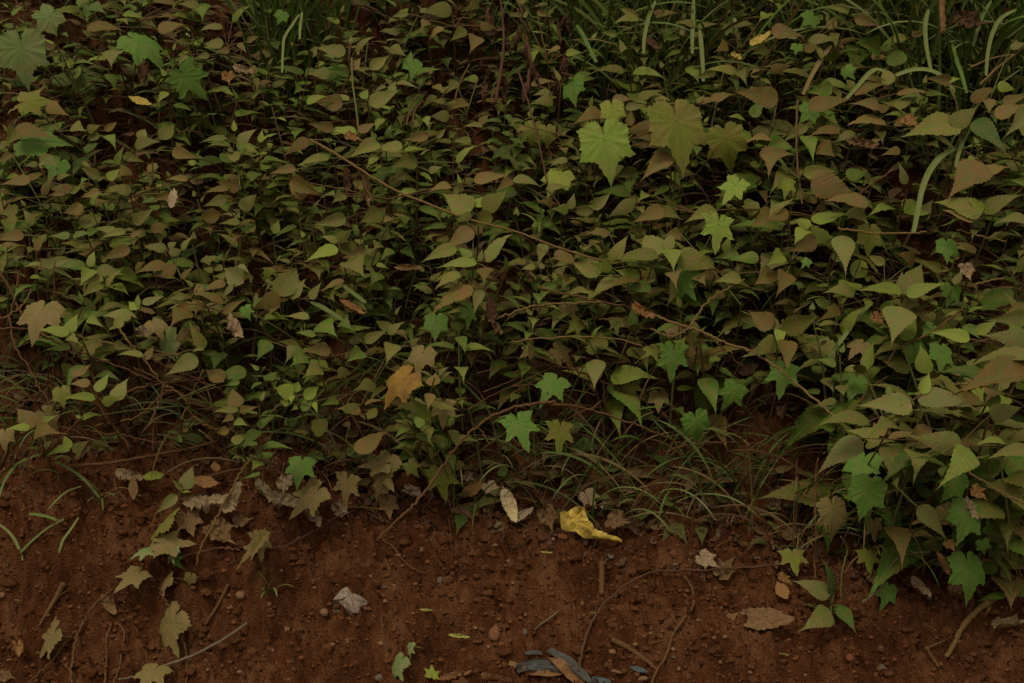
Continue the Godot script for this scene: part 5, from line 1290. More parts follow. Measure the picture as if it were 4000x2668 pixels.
func build_litter() -> void:
	# tile, lift, x, y, width in the tile, turn, dry tone, mesh, squash, label
	var list := [
		[0, 2, 0.012, 900, 165, 150, 1.2, 3, 6, 1.0, "pale pinkish crumpled dry leaf at the edge of open earth"],
		[0, 2, 0.008, 1290, 440, 220, 0.4, 0, 5, 1.0, "broad flat brown dead leaf below pale crumpled ones"],
		[0, 2, 0.03, 1420, 375, 230, 2.0, 3, 2, 1.0, "pale grey crumpled dead leaf with torn lobes"],
		[0, 2, 0.015, 1480, 520, 260, 0.9, 0, 7, 1.0, "brown-grey shredded dead leaf under the runner"],
		[0, 2, 0.03, 1600, 330, 170, 2.8, 3, 6, 1.0, ""], [0, 2, 0.012, 1640, 470, 150, 1.8, 0, 7, 1.0, ""],
		[0, 2, 0.006, 760, 1035, 130, 0.7, 0, 0, 0.8, "small curled brown leaf on the steep earth"],
		[0, 2, 0.006, 120, 1325, 140, 0.3, 2, 3, 1.0, "tan dead leaf riddled with holes on the earth"],
		[0, 2, 0.006, 35, 1520, 120, 1.3, 0, 1, 1.0, "brown clump of dead leaf at the frame corner"],
		[0, 2, 0.01, 920, 240, 130, 0.2, 0, 4, 0.6, ""], [0, 2, 0.03, 1415, 190, 130, 1.4, 2, 4, 0.8, ""], [0, 2, 0.02, 1480, 100, 100, 0.3, 2, 4, 0.8, ""], [0, 2, 0.03, 1340, 330, 130, 1.4, 0, 4, 0.8, ""],
		[1, 2, 0.012, 50, 265, 140, 0.8, 3, 6, 1.0, ""], [1, 2, 0.03, 200, 215, 170, 2.5, 3, 7, 1.0, ""], [1, 2, 0.012, 165, 330, 180, 1.6, 3, 2, 1.0, ""], [1, 2, 0.012, 375, 410, 170, 0.5, 3, 6, 1.0, "pale grey crumpled leaf under the pointed tan leaf"], [1, 2, 0.012, 565, 385, 160, 2.2, 3, 1, 1.0, ""],
		[1, 2, 0.03, 1060, 265, 190, 1.1, 1, 3, 0.8, "cream curled dead leaf in shadow under a runner"],
		[1, 2, 0.02, 900, 330, 220, 0.2, 0, 5, 0.8, ""], [1, 2, 0.03, 1455, 150, 110, 0.9, 1, 1, 1.0, ""], [1, 2, 0.03, 1490, 250, 130, 2.2, 2, 4, 1.0, "orange-brown dry leaf beside a grey cupped one"], [1, 2, 0.03, 1600, 225, 150, 0.6, 3, 5, 1.0, "grey cupped dead leaf near a cream twisted one"],
		[1, 2, 0.008, 1440, 395, 250, 0.2, 0, 5, 1.0, "large flat brown veined dead leaf lying on the earth"],
		[1, 2, 0.02, 1735, 350, 190, 0.35, 5, 0, 0.75, "cream twisted dead leaf curled like a scroll"],
		[2, 2, 0.015, 75, 430, 130, 2.1, 1, 0, 0.7, "tan curled tail of dead leaf beside the cream scroll"],
		[2, 2, 0.03, 515, 285, 170, 0.6, 3, 5, 1.0, "grey-brown flat dead leaf behind the yellow leaf"], [2, 2, 0.02, 640, 350, 110, 1.0, 3, 1, 1.0, ""], [2, 2, 0.012, 240, 420, 180, 0.3, 0, 1, 1.0, ""], [2, 2, 0.012, 700, 460, 200, 1.2, 0, 7, 1.0, ""], [2, 2, 0.012, 840, 480, 150, 0.1, 4, 7, 1.0, ""],
		[2, 2, 0.012, 1320, 715, 190, 0.9, 3, 5, 0.85, "grey-brown veined dead leaf below half-dry grass"], [2, 2, 0.012, 1450, 810, 190, 2.4, 0, 1, 1.0, "torn brown dead leaf joined to the grey-brown one"],
		[3, 2, 0.006, -40, 1140, 330, 1.25, 0, 4, 0.62, "large oval dead leaf lying smooth on dark earth"],
		[3, 2, 0.02, 90, 850, 130, 0.9, 2, 1, 0.7, ""], [3, 2, 0.03, 1035, 915, 120, 0.7, 3, 6, 1.0, "small pale shrivelled leaf under the thicket edge"], [3, 2, 0.008, 1620, 1190, 280, 1.6, 3, 3, 0.4, "long grey curled strip of dead leaf on dark earth"], [3, 2, 0.15, 1240, 620, 110, 0.4, 2, 5, 1.0, "orange-brown withered leaf scrap on a dark leaf"], [3, 2, 0.1, 1195, 770, 150, 0.2, 2, 0, 0.5, "narrow orange-brown withered leaf hanging down"], [3, 2, 0.24, 1415, 255, 140, 0.9, 2, 1, 1.0, "orange-brown curled leaf tip above a pink dead leaf"], [3, 2, 0.22, 1375, 380, 120, 0.3, 3, 2, 0.8, "pinkish shrivelled dead leaf below an orange-brown one"],
		[3, 2, 0.02, 100, 945, 110, 0.3, 2, 4, 1.0, ""], [3, 2, 0.03, 960, 880, 150, 0.6, 4, 7, 1.0, ""], [3, 2, 0.03, 1280, 940, 150, 1.6, 0, 7, 1.0, ""], [3, 2, 0.02, 690, 830, 130, 0.2, 0, 1, 1.0, ""],
		[0, 1, 0.24, 1600, 720, 190, 0.5, 3, 2, 0.7, "pinkish withered leaf hanging over oval leaves"], [0, 1, 0.2, 970, 720, 130, 0.8, 3, 1, 0.8, ""],
		[0, 0, 0.25, 1200, 1400, 170, 0.1, 1, 0, 0.55, "tan dead leaf hanging limp among oval leaves"], [0, 0, 0.2, 965, 710, 120, 1.2, 6, 4, 0.8, "dull yellow dead leaf in a dark hollow"], [0, 0, 0.25, 1575, 530, 120, 0.2, 2, 1, 1.0, "rust-orange dead leaf beside pink ones"], [0, 0, 0.25, 1680, 500, 110, 1.1, 3, 6, 1.0, ""], [0, 0, 0.23, 1000, 530, 170, 0.1, 4, 2, 0.6, "dark brown shrivelled leaf cluster over the hollow"],
		[2, 0, 0.27, 1710, 305, 140, 2.3, 6, 0, 1.0, "dry yellow leaf caught high among grass, larger of two"], [2, 0, 0.27, 1525, 410, 120, 0.9, 6, 3, 0.9, "dry yellow leaf caught high among grass, smaller of two"], [2, 0, 0.25, 960, 320, 120, 0.6, 4, 0, 0.7, "brown shrivelled leaf among pale arching grass"],
		[2, 1, 0.24, 900, 590, 130, 0.9, 2, 6, 1.0, "tan crumpled puff of dead leaf on crossing runners"],
		[1, 0, 0.28, 640, 955, 140, 1.3, 2, 1, 0.8, "tan crumpled leaf resting on pale weed leaves"], [1, 0, 0.27, 645, 1260, 150, 0.1, 4, 6, 0.6, "dark red-brown shrivelled leaf hanging from the leaning stem"], [1, 0, 0.26, 780, 1330, 190, 0.2, 0, 6, 0.5, "longer shrivelled brown leaf hanging below the leaning stem"],
		[1, 1, 0.26, 1620, 600, 170, 0.1, 4, 2, 0.7, "dark withered leaf cluster hanging under radiating leaves"], [1, 1, 0.25, 1650, 730, 160, 0.3, 0, 6, 0.5, ""], [1, 1, 0.23, 650, 570, 150, 1.2, 2, 0, 0.6, "curled orange-brown leaf among oval leaves"], [1, 1, 0.22, 1050, 290, 140, 1.5, 0, 0, 0.5, ""],
		[3, 0, 0.31, 1330, 160, 260, 1.3, 4, 7, 0.8, "dead crumpled brown leaves below the yellow-brown spike"], [3, 0, 0.28, 960, 840, 140, 0.6, 2, 1, 1.0, "yellow-brown withered leaf among large leaves"], [3, 0, 0.26, 640, 1010, 160, 1.3, 0, 2, 0.7, ""], [3, 1, 0.27, 1360, 290, 170, 0.1, 3, 7, 0.8, "dead pinkish-grey crumpled leaf behind large leaves"], [3, 1, 0.22, 740, 620, 130, 0.6, 2, 1, 0.8, ""], [2, 1, 0.22, 130, 330, 150, 0.2, 4, 2, 0.7, ""],
	]
	for e in list:
		var label: String = e[9 + 1] if e.size() > 10 else e[9]
		var tr := lay(dry_shapes[e[7]], pt(e[0], e[1], e[3], e[4]), e[2] + (0.05 if e[2] > 0.15 else 0.0), e[5], e[6], e[8 + 1] if e.size() > 10 else e[8])
		single("dead_leaf", dry_shapes[e[7 + 1] if e.size() > 10 else e[7]], M["dry_%d" % e[7]], tr, label if label else "%s crumpled dead leaf %s" % [["brown", "cream", "orange-brown", "grey", "dark", "cream", "yellow"][e[7]], beside(pt(e[0], e[1], e[3], e[4]))], "dead leaf", "" if label else "crumpled brown dead leaves")
	# yellow leaf with its curled tail
	var p := pt(2, 2, 450, 470)
	var q := hit(p, 0.026, true)
	var o := thing("yellow_leaf", q, "yellow dead leaf with a twisted pale tail lying on red earth", "dead leaf")
	var s := Shape.new()
	var outline := [[322, 410], [345, 408], [380, 402], [400, 380], [430, 372], [465, 376], [495, 366], [505, 410], [520, 455], [555, 480], [575, 515], [600, 545], [600, 575], [560, 572], [500, 565], [470, 558], [430, 535], [385, 520], [345, 505], [328, 470]]
	var face := Vector3(0.1, 0.62, 0.78).normalized()
	var lay_pt := func(x: float, y: float, up: float) -> Vector3:
		var d := ray(pt(2, 2, x, y))
		return eye + d * ((q - eye).dot(face) / d.dot(face)) + face * up - q
	var c0 := s.add(lay_pt.call(420.0, 455.0, 0.012), Vector2(0.5, 0.5))
	var inner := []
	var outer := []
	for k in outline.size():
		var x: float = outline[k][0]
		var y: float = outline[k][1]
		inner.append(s.add(lay_pt.call(lerpf(430.0, x, 0.55), lerpf(460.0, y, 0.55), 0.008 + 0.006 * sin(k * 2.3)), Vector2(0.5 + (x - 450) / 600.0, 0.5 + (y - 460) / 400.0)))
		outer.append(s.add(lay_pt.call(x, y, 0.008 * sin(k * 1.7) + (0.012 if y < 430 else 0.001)), Vector2(0.5 + (x - 450) / 300.0, 0.5 + (y - 460) / 250.0)))
	for k in outline.size():
		var j := (k + 1) % outline.size()
		s.tri(c0, inner[k], inner[j])
		s.quad(inner[k], outer[k], outer[j], inner[j])
	part("blade", s.mesh(), M["yellow_leaf"], o)
	var tail := Shape.new()
	tube(tail, smooth_line([lay_pt.call(560.0, 540.0, 0.004), lay_pt.call(620.0, 562.0, 0.006), lay_pt.call(680.0, 575.0, 0.004), lay_pt.call(725.0, 585.0, 0.004), lay_pt.call(752.0, 595.0, 0.001)], 4), 0.0062, 0.0024, 6, 0.5)
	part("curled_tip", tail.mesh(), M["yellow_leaf"], o)
	var stalk := Shape.new()
	tube(stalk, smooth_line([lay_pt.call(325.0, 445.0, 0.004), lay_pt.call(290.0, 415.0, 0.01), lay_pt.call(265.0, 370.0, 0.012), lay_pt.call(238.0, 352.0, 0.01)], 4), 0.0016, 0.0012, 5)
	part("stalk", stalk.mesh(), M["runner_pale"], o)
	# dead spikes with shrivelled leaves
	for e in [[1, 0, 1650, 690, 1680, -40, 0.27, "dark dead stalk hung with shrivelled brown leaves"], [2, 0, 110, 640, 40, 60, 0.27, "dead brown stalk with crumpled leaves beside pale grass"], [2, 0, 300, 680, 310, 130, 0.25, "shorter dead stalk of crumpled leaves next to another"]]:
		var a := hit(pt(e[0], e[1], e[2], e[3]), e[6])
		var b := hit(pt(e[0], e[1], e[4], e[5]), e[6])
		var st := thing("dead_stalk", a, e[7], "dead plant")
		var sh := Shape.new()
		tube(sh, smooth_line([Vector3.ZERO, (b - a) * 0.5 + Vector3(0.01, 0, 0), b - a], 5), 0.003, 0.002, 6, 0.3)
		part("stem", sh.mesh(), M["runner_dark"], st)
		for k in 11:
			var t := (k + 0.5) / 11.0
			var sz := rng.randf_range(0.02, 0.038)
			part("shrivelled_leaf", dry_shapes[[0, 2, 6, 7][k % 4]], M["dry_4"], st, Transform3D(Basis.from_euler(Vector3(rng.randf_range(0.8, 2.2), rng.randf() * TAU, rng.randf_range(-0.5, 0.5))).scaled(Vector3(sz * 0.6, sz, sz)), (b - a) * t + Vector3(rng.randf_range(-0.025, 0.025), 0, rng.randf_range(-0.005, 0.02))))
	# yellow-brown seed spike
	var sa := hit(pt(3, 0, 1205, 230), 0.31)
	var sb := hit(pt(3, 0, 1190, -30), 0.33)
	var sp := thing("seed_spike", sa, "yellow-brown fuzzy spike standing above dead crumpled leaves", "seed spike")
	var sh2 := Shape.new()
	tube(sh2, smooth_line([Vector3.ZERO, (sb - sa) * 0.3, (sb - sa) * 0.7, sb - sa], 6), 0.004, 0.0085, 9, 0.6)
	part("spike", sh2.mesh(), M["husk"], sp)
	# pinnate teal-green sprig in the hollow
	for e in [[490, 480, 680, 540], [500, 560, 670, 640], [540, 500, 640, 700], [380, 520, 480, 590]]:
		var a := hit(pt(0, 0, e[0], e[1]), 0.17)
		var b := hit(pt(0, 0, e[2], e[3]), 0.17)
		var fr := thing("fern_sprig", a, "feathery blue-green frond in the dark hollow under lobed leaves", "fern", "feathery fronds in the dark hollow")
		var rib := Shape.new()
		tube(rib, [Vector3.ZERO, (b - a) * 0.5 + Vector3(0, 0.004, 0), b - a], 0.0012, 0.0006, 4)
		part("rib", rib.mesh(), M["stem_green"], fr)
		var dir := (b - a).normalized()
		var nn := Vector3(0, 0.7, 0.7)
		var side := nn.cross(dir).normalized()
		for k in 9:
			for j: float in [-1.0, 1.0]:
				var l := 0.024 * (1.0 - 0.07 * k)
				var dd := (side * j + dir * 0.5).normalized()
				part("leaflet", ovate[4], M["ovate_5_0"], fr, Transform3D(Basis(nn.cross(dd).normalized() * l * 0.6, nn * l, dd * l), (b - a) * ((k + 1) / 10.0)))

func build_stones() -> void:
	# tile, x, y, width, height in the tile, tone, mesh, label
	var list := [
		
		[1, 2, 470, 1072, 62, 62, "stone_tan", 0, "rounded tan pebble beside the largest pale stone"], [1, 2, 560, 1068, 62, 36, "stone_grey", 1, "flat grey pebble between tan pebble and pale stone"], [1, 2, 770, 1055, 62, 26, "stone_red", 2, "thin reddish pebble touching the largest pale stone"],
		[1, 2, 1265, 862, 50, 85, "stone_grey", 3, "upright grey slab-like pebble"], [1, 2, 1306, 862, 34, 48, "stone_tan", 0, "tan pebble beside the upright grey one"], [1, 2, 1650, 1200, 95, 165, "clod", 4, "peach-brown crumbling clod of hard earth"],
		[1, 2, 235, 648, 50, 38, "stone_red", 2, ""], [1, 2, 640, 1278, 66, 44, "stone_tan", 1, ""], [1, 2, 888, 1000, 36, 30, "stone_tan", 2, ""], [1, 2, 705, 430, 30, 22, "stone_tan", 0, ""], [1, 2, 1100, 885, 30, 24, "stone_tan", 1, ""], [1, 2, 1650, 618, 52, 26, "stone_tan", 1, ""], [1, 2, 215, 1195, 36, 52, "stone_tan", 3, ""], [1, 2, 525, 1300, 44, 32, "stone_tan", 0, ""], [1, 2, 855, 1530, 70, 60, "stone_grey", 1, "grey pebble at the foot of an ivy-like leaf"], [1, 2, 1180, 730, 40, 34, "stone_red", 2, ""], [1, 2, 640, 1120, 34, 30, "stone_red", 3, ""], [1, 2, 880, 905, 44, 26, "stone_grey", 3, ""], [1, 2, 1510, 1185, 32, 26, "stone_tan", 0, ""], [1, 2, 1690, 1295, 50, 34, "stone_red", 2, ""], [1, 2, 610, 555, 44, 24, "stone_tan", 1, ""], [1, 2, 400, 905, 34, 30, "stone_tan", 2, ""], [1, 2, 1600, 1315, 30, 26, "stone_tan", 0, ""], [1, 2, 1010, 1268, 40, 26, "stone_red", 1, ""], [1, 2, 310, 1390, 40, 30, "stone_red", 0, ""], [1, 2, 790, 1055, 0, 0, "", 0, ""], [1, 2, 1574, 1535, 34, 30, "stone_tan", 2, ""], [1, 2, 1355, 815, 40, 22, "stone_red", 1, ""], [1, 2, 940, 300, 0, 0, "", 0, ""],
		[1, 2, 930, 690, 26, 22, "stone_tan", 0, ""], [1, 2, 1135, 655, 24, 22, "stone_tan", 1, ""], [1, 2, 1505, 680, 30, 24, "stone_tan", 2, ""], [1, 2, 790, 830, 24, 22, "stone_tan", 0, ""], [1, 2, 950, 895, 24, 20, "stone_tan", 3, ""], [1, 2, 175, 792, 36, 26, "stone_tan", 1, ""], [1, 2, 860, 1290, 44, 34, "stone_tan", 2, ""], [1, 2, 690, 1430, 34, 24, "stone_red", 0, ""],
		[2, 2, 350, 560, 84, 50, "stone_red", 3, "reddish brick-like chip below the yellow leaf"], [2, 2, 1112, 668, 70, 66, "stone_red", 0, "round reddish clod above the bowed runner"], [2, 2, 690, 1045, 48, 40, "stone_tan", 2, ""], [2, 2, 290, 1232, 50, 30, "stone_tan", 1, ""], [2, 2, 82, 1210, 60, 52, "stone_grey", 0, "rounded greyish pebble on the open earth"], [2, 2, 1393, 1255, 40, 32, "stone_tan", 3, ""], [2, 2, 1490, 1100, 50, 42, "stone_tan", 0, ""], [2, 2, 320, 1145, 40, 34, "stone_red", 2, ""], [2, 2, 488, 1018, 30, 26, "stone_tan", 1, ""], [2, 2, 682, 698, 46, 36, "stone_grey", 3, ""], [2, 2, 865, 905, 36, 24, "stone_tan", 0, ""], [2, 2, 1120, 1272, 34, 28, "stone_red", 1, ""], [2, 2, 830, 792, 36, 20, "stone_tan", 2, ""], [2, 2, 1435, 1050, 30, 24, "stone_tan", 3, ""], [2, 2, 690, 1350, 54, 40, "stone_tan", 0, ""], [2, 2, 1115, 1388, 34, 26, "stone_grey", 1, ""], [2, 2, 900, 1535, 80, 34, "stone_tan", 2, ""], [2, 2, 855, 1165, 40, 22, "stone_red", 3, ""], [2, 2, 820, 755, 44, 34, "stone_red", 0, ""], [2, 2, 1380, 1052, 30, 20, "stone_red", 1, ""], [2, 2, 1640, 1490, 30, 26, "stone_tan", 2, ""], [2, 2, 710, 1490, 100, 26, "stone_tan", 3, ""],
		[3, 2, 572, 1390, 66, 66, "stone_red", 1, "brown angular pebble on dark earth"], [3, 2, 790, 1458, 80, 48, "stone_grey", 2, "lumpy pale clod on the dark earth"], [3, 2, 190, 1397, 44, 28, "stone_red", 0, ""], [3, 2, 872, 1400, 40, 40, "stone_red", 3, ""], [3, 2, 258, 1510, 36, 30, "stone_tan", 1, ""], [3, 2, 645, 1088, 34, 20, "stone_grey", 2, ""], [3, 2, 1310, 1275, 50, 36, "stone_tan", 0, ""], [3, 2, 1105, 1278, 40, 24, "stone_tan", 1, ""], [3, 2, 1405, 1412, 34, 26, "stone_grey", 2, ""], [3, 2, 710, 1250, 30, 30, "stone_red", 3, ""], [3, 2, 1130, 1505, 36, 26, "stone_red", 0, ""], [3, 2, 550, 1268, 44, 24, "stone_red", 1, ""], [3, 2, 1650, 1475, 40, 24, "stone_red", 2, ""], [3, 2, 870, 1150, 34, 22, "stone_red", 0, ""],
		[0, 2, 15, 955, 40, 44, "stone_tan", 0, ""], [0, 2, 170, 212, 34, 30, "stone_grey", 1, ""], [0, 2, 330, 1485, 24, 24, "stone_tan", 2, ""], [0, 2, 1425, 1475, 34, 30, "stone_tan", 3, ""], [0, 2, 1650, 1490, 44, 26, "stone_tan", 0, ""], [0, 2, 1570, 715, 46, 40, "stone_red", 1, ""], [0, 2, 1540, 790, 46, 36, "stone_red", 2, ""], [0, 2, 1655, 955, 70, 60, "stone_tan", 0, "tan crumbly chip beside the straight reddish stick"], [0, 2, 1585, 1045, 50, 40, "stone_tan", 1, ""], [0, 2, 1610, 1145, 40, 34, "stone_red", 2, ""], [0, 2, 460, 1375, 50, 40, "stone_red", 3, ""], [0, 2, 1200, 1330, 30, 24, "stone_tan", 0, ""], [0, 2, 860, 348, 70, 30, "stone_red", 1, ""], [0, 2, 580, 120, 44, 30, "stone_red", 2, ""],
	]
	for e in list:
		if e[6] == "":
			continue
		var q := hit(pt(e[0], e[1], e[2], e[3] + e[5] * 0.2), 0.0, true)
		var k := q.distance_to(eye) / 5560.0 / 1.762
		var w: float = e[4] * k
		var h: float = e[5] * k
		var label: String = e[8]
		var b := Basis(Vector3(0, 0.83, 0.55).normalized(), rng.randf_range(-0.3, 0.3)) * Basis(Vector3.RIGHT, 0.5)
		single("stone", stones[e[7]], M[e[6]], Transform3D(Basis(b.x * w, b.y * (w + h) * 0.32, b.z * h * 1.15), q + Vector3(0, h * 0.08, 0)), label if label else "small %s pebble %s" % [{"stone_tan": "tan", "stone_grey": "grey", "stone_red": "reddish", "stone_pale": "pale"}[e[6]], beside(pt(e[0], e[1], e[2], e[3]))], "stone", "" if label else "pebbles in the red earth")
	# flat angular pale stone
	var rim := [[590, 935], [625, 926], [662, 950], [722, 985], [768, 1030], [748, 1062], [702, 1098], [668, 1106], [618, 1060], [560, 1012], [528, 1016]]
	var heart := hit(pt(1, 2, 650, 1020), 0.004, true)
	var tilt := Vector3(0.12, 0.8, 0.58).normalized()
	var chip := Shape.new()
	var level := func(x: float, y: float, up: float) -> Vector3:
		var d := ray(pt(1, 2, x, y))
		return eye + d * ((heart - eye).dot(tilt) / d.dot(tilt)) + tilt * up - heart
	var spots := []
	for k in rim.size():
		var x: float = rim[k][0]
		var y: float = rim[k][1]
		spots.append([level.call(x, y, -0.016), level.call(x, y, 0.006 + 0.004 * sin(k * 2.1)), level.call(lerpf(650.0, x, 0.62), lerpf(1012.0, y, 0.62), 0.011 + 0.004 * cos(k * 1.7))])
	for k in rim.size():
		var j := (k + 1) % rim.size()
		for f in [[spots[k][0], spots[k][1], spots[j][1]], [spots[k][0], spots[j][1], spots[j][0]], [spots[k][1], spots[k][2], spots[j][2]], [spots[k][1], spots[j][2], spots[j][1]], [spots[k][2], level.call(640.0, 1000.0, 0.015), spots[j][2]]]:
			chip.tri(chip.add(f[0]), chip.add(f[1]), chip.add(f[2]))
	single("stone", chip.mesh(), M["stone_pale"], Transform3D(Basis(), heart), "largest flat angular pale stone on the open red earth", "stone")
	# torn strip of dark plastic with a husk edge
	var strip := [[[20, 1445], [90, 1415], [180, 1400], [270, 1410], [330, 1445]], [[40, 1500], [110, 1478], [190, 1480], [270, 1490], [340, 1505]]]
	var o := thing("torn_strip", hit(pt(2, 2, 200, 1450), 0.0, true), "torn grey-blue plastic strip with brown fibrous edges on earth", "scrap")
	var s := Shape.new()
	var ids := []
	for k in 5:
		var line := []
		for j in 5:
			var x := lerpf(strip[0][k][0], strip[1][k][0], j / 4.0)
			var y := lerpf(strip[0][k][1], strip[1][k][1], j / 4.0)
			line.append(s.add(hit(pt(2, 2, x, y), 0.006 + 0.006 * sin(j * 1.9 + k) + 0.004, true) - o.position, Vector2(k / 4.0, j / 4.0)))
		ids.append(line)
	for k in 4:
		for j in 4:
			s.quad(ids[k][j], ids[k][j + 1], ids[k + 1][j + 1], ids[k + 1][j])
	part("sheet", s.mesh(), M["plastic"], o)
	for e in [[[[250, 1340], [320, 1380], [390, 1420], [450, 1480], [545, 1568]], 0.0065, "plastic"], [[[-20, 1430], [60, 1465], [150, 1500], [240, 1505], [350, 1500]], 0.005, "husk"], [[[275, 1395], [330, 1440], [390, 1500], [440, 1540], [490, 1585]], 0.009, "husk"], [[[90, 1365], [150, 1358], [210, 1365]], 0.003, "plastic"], [[[550, 1545], [600, 1560], [680, 1575]], 0.006, "blue_scrap"]]:
		var pts := []
		for p in e[0]:
			pts.append(hit(pt(2, 2, p[0], p[1]), 0.008, true) - o.position)
		part("fibre", ribbon(pts, e[1] * 2.2, Vector3(0.2, 0.8, 0.5).normalized()), M[e[2]], o)
	single("plastic_scrap", dry_shapes[4], M["blue_scrap"], lay(dry_shapes[4], pt(2, 2, 872, 1485), 0.006, 95, 1.2, 0.5), "small blue scrap of plastic on the earth", "scrap")
	single("dead_leaf", dry_shapes[0], M["husk"], lay(dry_shapes[0], pt(1, 2, 1360, 1545), 0.006, 170, 1.9, 0.45), "brown fibrous husk at the frame edge near a green leaf", "dead leaf")
	for e in [[2, 2, 556, 1100, 36, "pale green bud fallen beside the bowed runner"], [2, 2, 240, 678, 60, "thin yellow-green petal fallen below the yellow leaf"], [1, 2, 1400, 1255, 110, "pale yellow-green sprig fallen on the open earth"], [3, 2, 100, 1380, 50, "pale bud fallen on the dark earth"], [1, 2, 1180, 1075, 70, "grey-green leaf shred on the open earth"], [0, 2, 948, 290, 40, "pale bud fallen near crumpled leaves"], [0, 2, 130, 1002, 34, "tiny pale flake on the steep earth"], [0, 2, 1070, 165, 120, "fresh yellow-green crinkled leaf beside a pale crumpled one"]]:
		single("fallen_bud", dry_shapes[2 if e[4] < 60 else 0], M["bud"] if e[4] != 120 else M["lobed_3"], lay(dry_shapes[0], pt(e[0], e[1], e[2], e[3]), 0.004 if e[4] != 120 else 0.03, e[4], 1.4, 0.4 if e[4] != 120 else 0.9), e[5], "plant scrap")

func scatter(called: String, mesh: Mesh, material: Material, places: Array, colors: Array, label: String, category: String) -> void:
	var mm := MultiMesh.new()
	mm.transform_format = MultiMesh.TRANSFORM_3D
	mm.use_colors = true
	mm.mesh = mesh
	mm.instance_count = places.size()
	for k in places.size():
		mm.set_instance_transform(k, places[k])
		mm.set_instance_color(k, colors[k])
	var o := MultiMeshInstance3D.new()
	o.name = numbered(called)
	o.multimesh = mm
	o.material_override = material
	add_child(o)
	tag(o, label, category, "", "stuff")

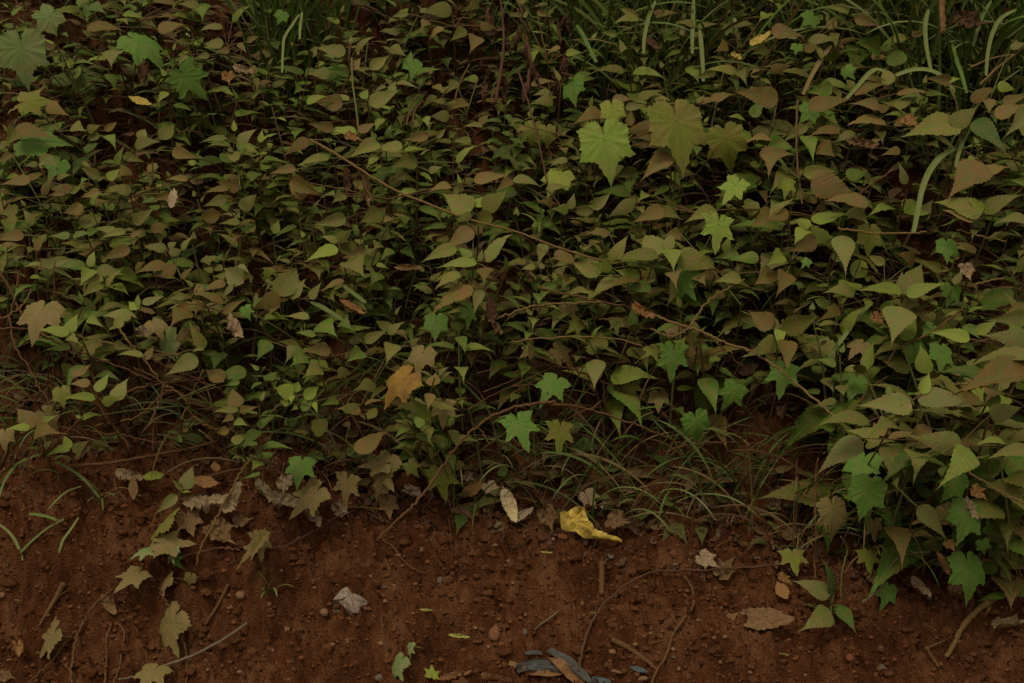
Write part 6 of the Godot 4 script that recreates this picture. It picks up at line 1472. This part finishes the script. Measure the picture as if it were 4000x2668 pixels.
func build_stuff() -> void:
	# crumbs of earth
	var places := []
	var colors := []
	for k in 38000:
		var x := rng.randf_range(-1.1, 1.1)
		var z := -rng.randf_range(-0.25, 0.42)
		if -z > lip(x) + 0.06:
			continue
		var size := 0.0018 + 0.008 * pow(rng.randf(), 5.0)
		places.append(Transform3D(Basis.from_euler(Vector3(rng.randf() * 6.0, rng.randf() * 6.0, rng.randf() * 6.0)).scaled(Vector3(size, size * rng.randf_range(0.6, 1.0), size * rng.randf_range(0.7, 1.3))), Vector3(x, earth(x, z) + size * 0.12, z)))
		var c := Color(0.105, 0.039, 0.017).lerp(Color(0.165, 0.072, 0.035), pow(rng.randf(), 1.7))
		if rng.randf() < 0.035:
			c = Color(0.2, 0.11, 0.065)
		elif rng.randf() < 0.2:
			c = Color(0.055, 0.02, 0.01)
		colors.append(c)
	scatter("soil_crumbs", make_stone(0.4, 0.6, 8, 5, 7), M["crumb"], places, colors, "loose crumbs of red earth scattered over the bank", "soil")
	places = []
	colors = []
	for k in 3200:
		var x := rng.randf_range(-1.1, 1.1)
		var z := -rng.randf_range(-0.2, 0.42)
		if -z > lip(x) + 0.05 or n_mid.get_noise_2d(x * 120.0, z * 120.0) < -0.12:
			continue
		var size := rng.randf_range(0.009, 0.014) + 0.012 * pow(rng.randf(), 3.0)
		places.append(Transform3D(Basis.from_euler(Vector3(rng.randf() * 6.0, rng.randf() * 6.0, rng.randf() * 6.0)).scaled(Vector3(size * 1.2, size * rng.randf_range(0.6, 1.0), size)), Vector3(x, earth(x, z) - size * 0.12, z)))
		colors.append(Color(0.1, 0.037, 0.016).lerp(Color(0.16, 0.07, 0.033), rng.randf()))
	scatter("soil_clods", make_stone(0.9, 0.7, 9, 7, 10), M["soil"], places, colors, "half-buried clods of red earth on the bank face", "soil")
	# undergrowth leaves in the shade below the weeds
	places = []
	colors = []
	for k in 20000:
		var x := rng.randf_range(-1.9, 1.9)
		var d := rng.randf_range(0.12, 2.4)
		var l := lip(x)
		if d < l + 0.03:
			continue
		var z := -d
		var lift := rng.randf_range(0.0, 0.085 + 0.05 * smoothstep(0.5, 1.0, d) + 0.13 * smoothstep(0.95, 1.15, absf(x) - 0.18 * d)) * clampf((d - l) / 0.25, 0.15, 1.0)
		var seen := project(Vector3(x, bank(x, z) + lift, z))
		if rng.randf() < 0.8 and (Rect2(-200, 1290, 720, 420).has_point(seen) or Rect2(2150, 1480, 1150, 330).has_point(seen)):
			continue
		var size := rng.randf_range(0.03, 0.06) * (1.0 + 0.3 * smoothstep(0.95, 1.15, absf(x) - 0.18 * d))
		var a := rng.randf() * TAU
		var dir := Vector3(sin(a), rng.randf_range(-0.5, 0.3), cos(a)).normalized()
		var up := Vector3(rng.randf_range(-0.5, 0.5), 1.0, rng.randf_range(-0.2, 0.5))
		var side := up.cross(dir).normalized()
		places.append(Transform3D(Basis(side * size, dir.cross(side).normalized() * size, dir * size), Vector3(x, bank(x, z) + lift, z)))
		var t := rng.randf()
		colors.append(Color(0.15, 0.1, 0.045) if t < 0.4 else Color(0.115, 0.115, 0.036) if t < 0.75 else Color(0.08, 0.12, 0.03) if t < 0.93 else Color(0.12, 0.066, 0.034))
	scatter("undergrowth", ovate[4], M["filler"], places, colors, "dense shaded undergrowth of small leaves beneath the weeds", "undergrowth")
	# thin dry stems and grass in the shade
	places = []
	colors = []
	for k in 8000:
		var x := rng.randf_range(-1.7, 1.7)
		var d := rng.randf_range(0.15, 1.9)
		if d < lip(x) + 0.02:
			continue
		var b := Basis(Vector3.UP, rng.randf_range(-2.6, 2.6)) * Basis(Vector3.RIGHT, rng.randf_range(0.0, 1.1))
		var l := rng.randf_range(0.08, 0.24)
		places.append(Transform3D(Basis(b.x * rng.randf_range(0.025, 0.06), b.y * l, b.z * l), Vector3(x, bank(x, -d) - 0.005, -d)))
		colors.append([Color(0.17, 0.1, 0.05), Color(0.15, 0.07, 0.035), Color(0.11, 0.14, 0.04), Color(0.22, 0.16, 0.08)][rng.randi() % 4])
	scatter("dry_grass", blades[2], M["filler"], places, colors, "thin dry stems and grass in the shade under the weeds", "dry grass")
	# broken leaf litter along the edge
	places = []
	colors = []
	for k in 9000:
		var x := rng.randf_range(-1.5, 1.5)
		var d := lip(x) + (rng.randf_range(-0.03, 0.16) if k < 1900 else rng.randf_range(0.05, 1.6))
		if x < -0.5 and k < 1900 and rng.randf() < 0.5:
			continue
		var size := rng.randf_range(0.008, 0.03) * (1.0 if k < 1900 else 1.8)
		places.append(Transform3D(Basis.from_euler(Vector3(rng.randf_range(0.0, 1.4), rng.randf() * TAU, rng.randf_range(-0.5, 0.5))).scaled(Vector3(size * 0.7, size, size)), Vector3(x, earth(x, -d) + 0.004, -d)))
		colors.append(Color(0.13, 0.07, 0.04).lerp(Color(0.24, 0.16, 0.11), pow(rng.randf(), 2.0)))
	scatter("leaf_litter", dry_shapes[7], M["filler"], places, colors, "broken brown leaf litter along the foot of the thicket", "litter")
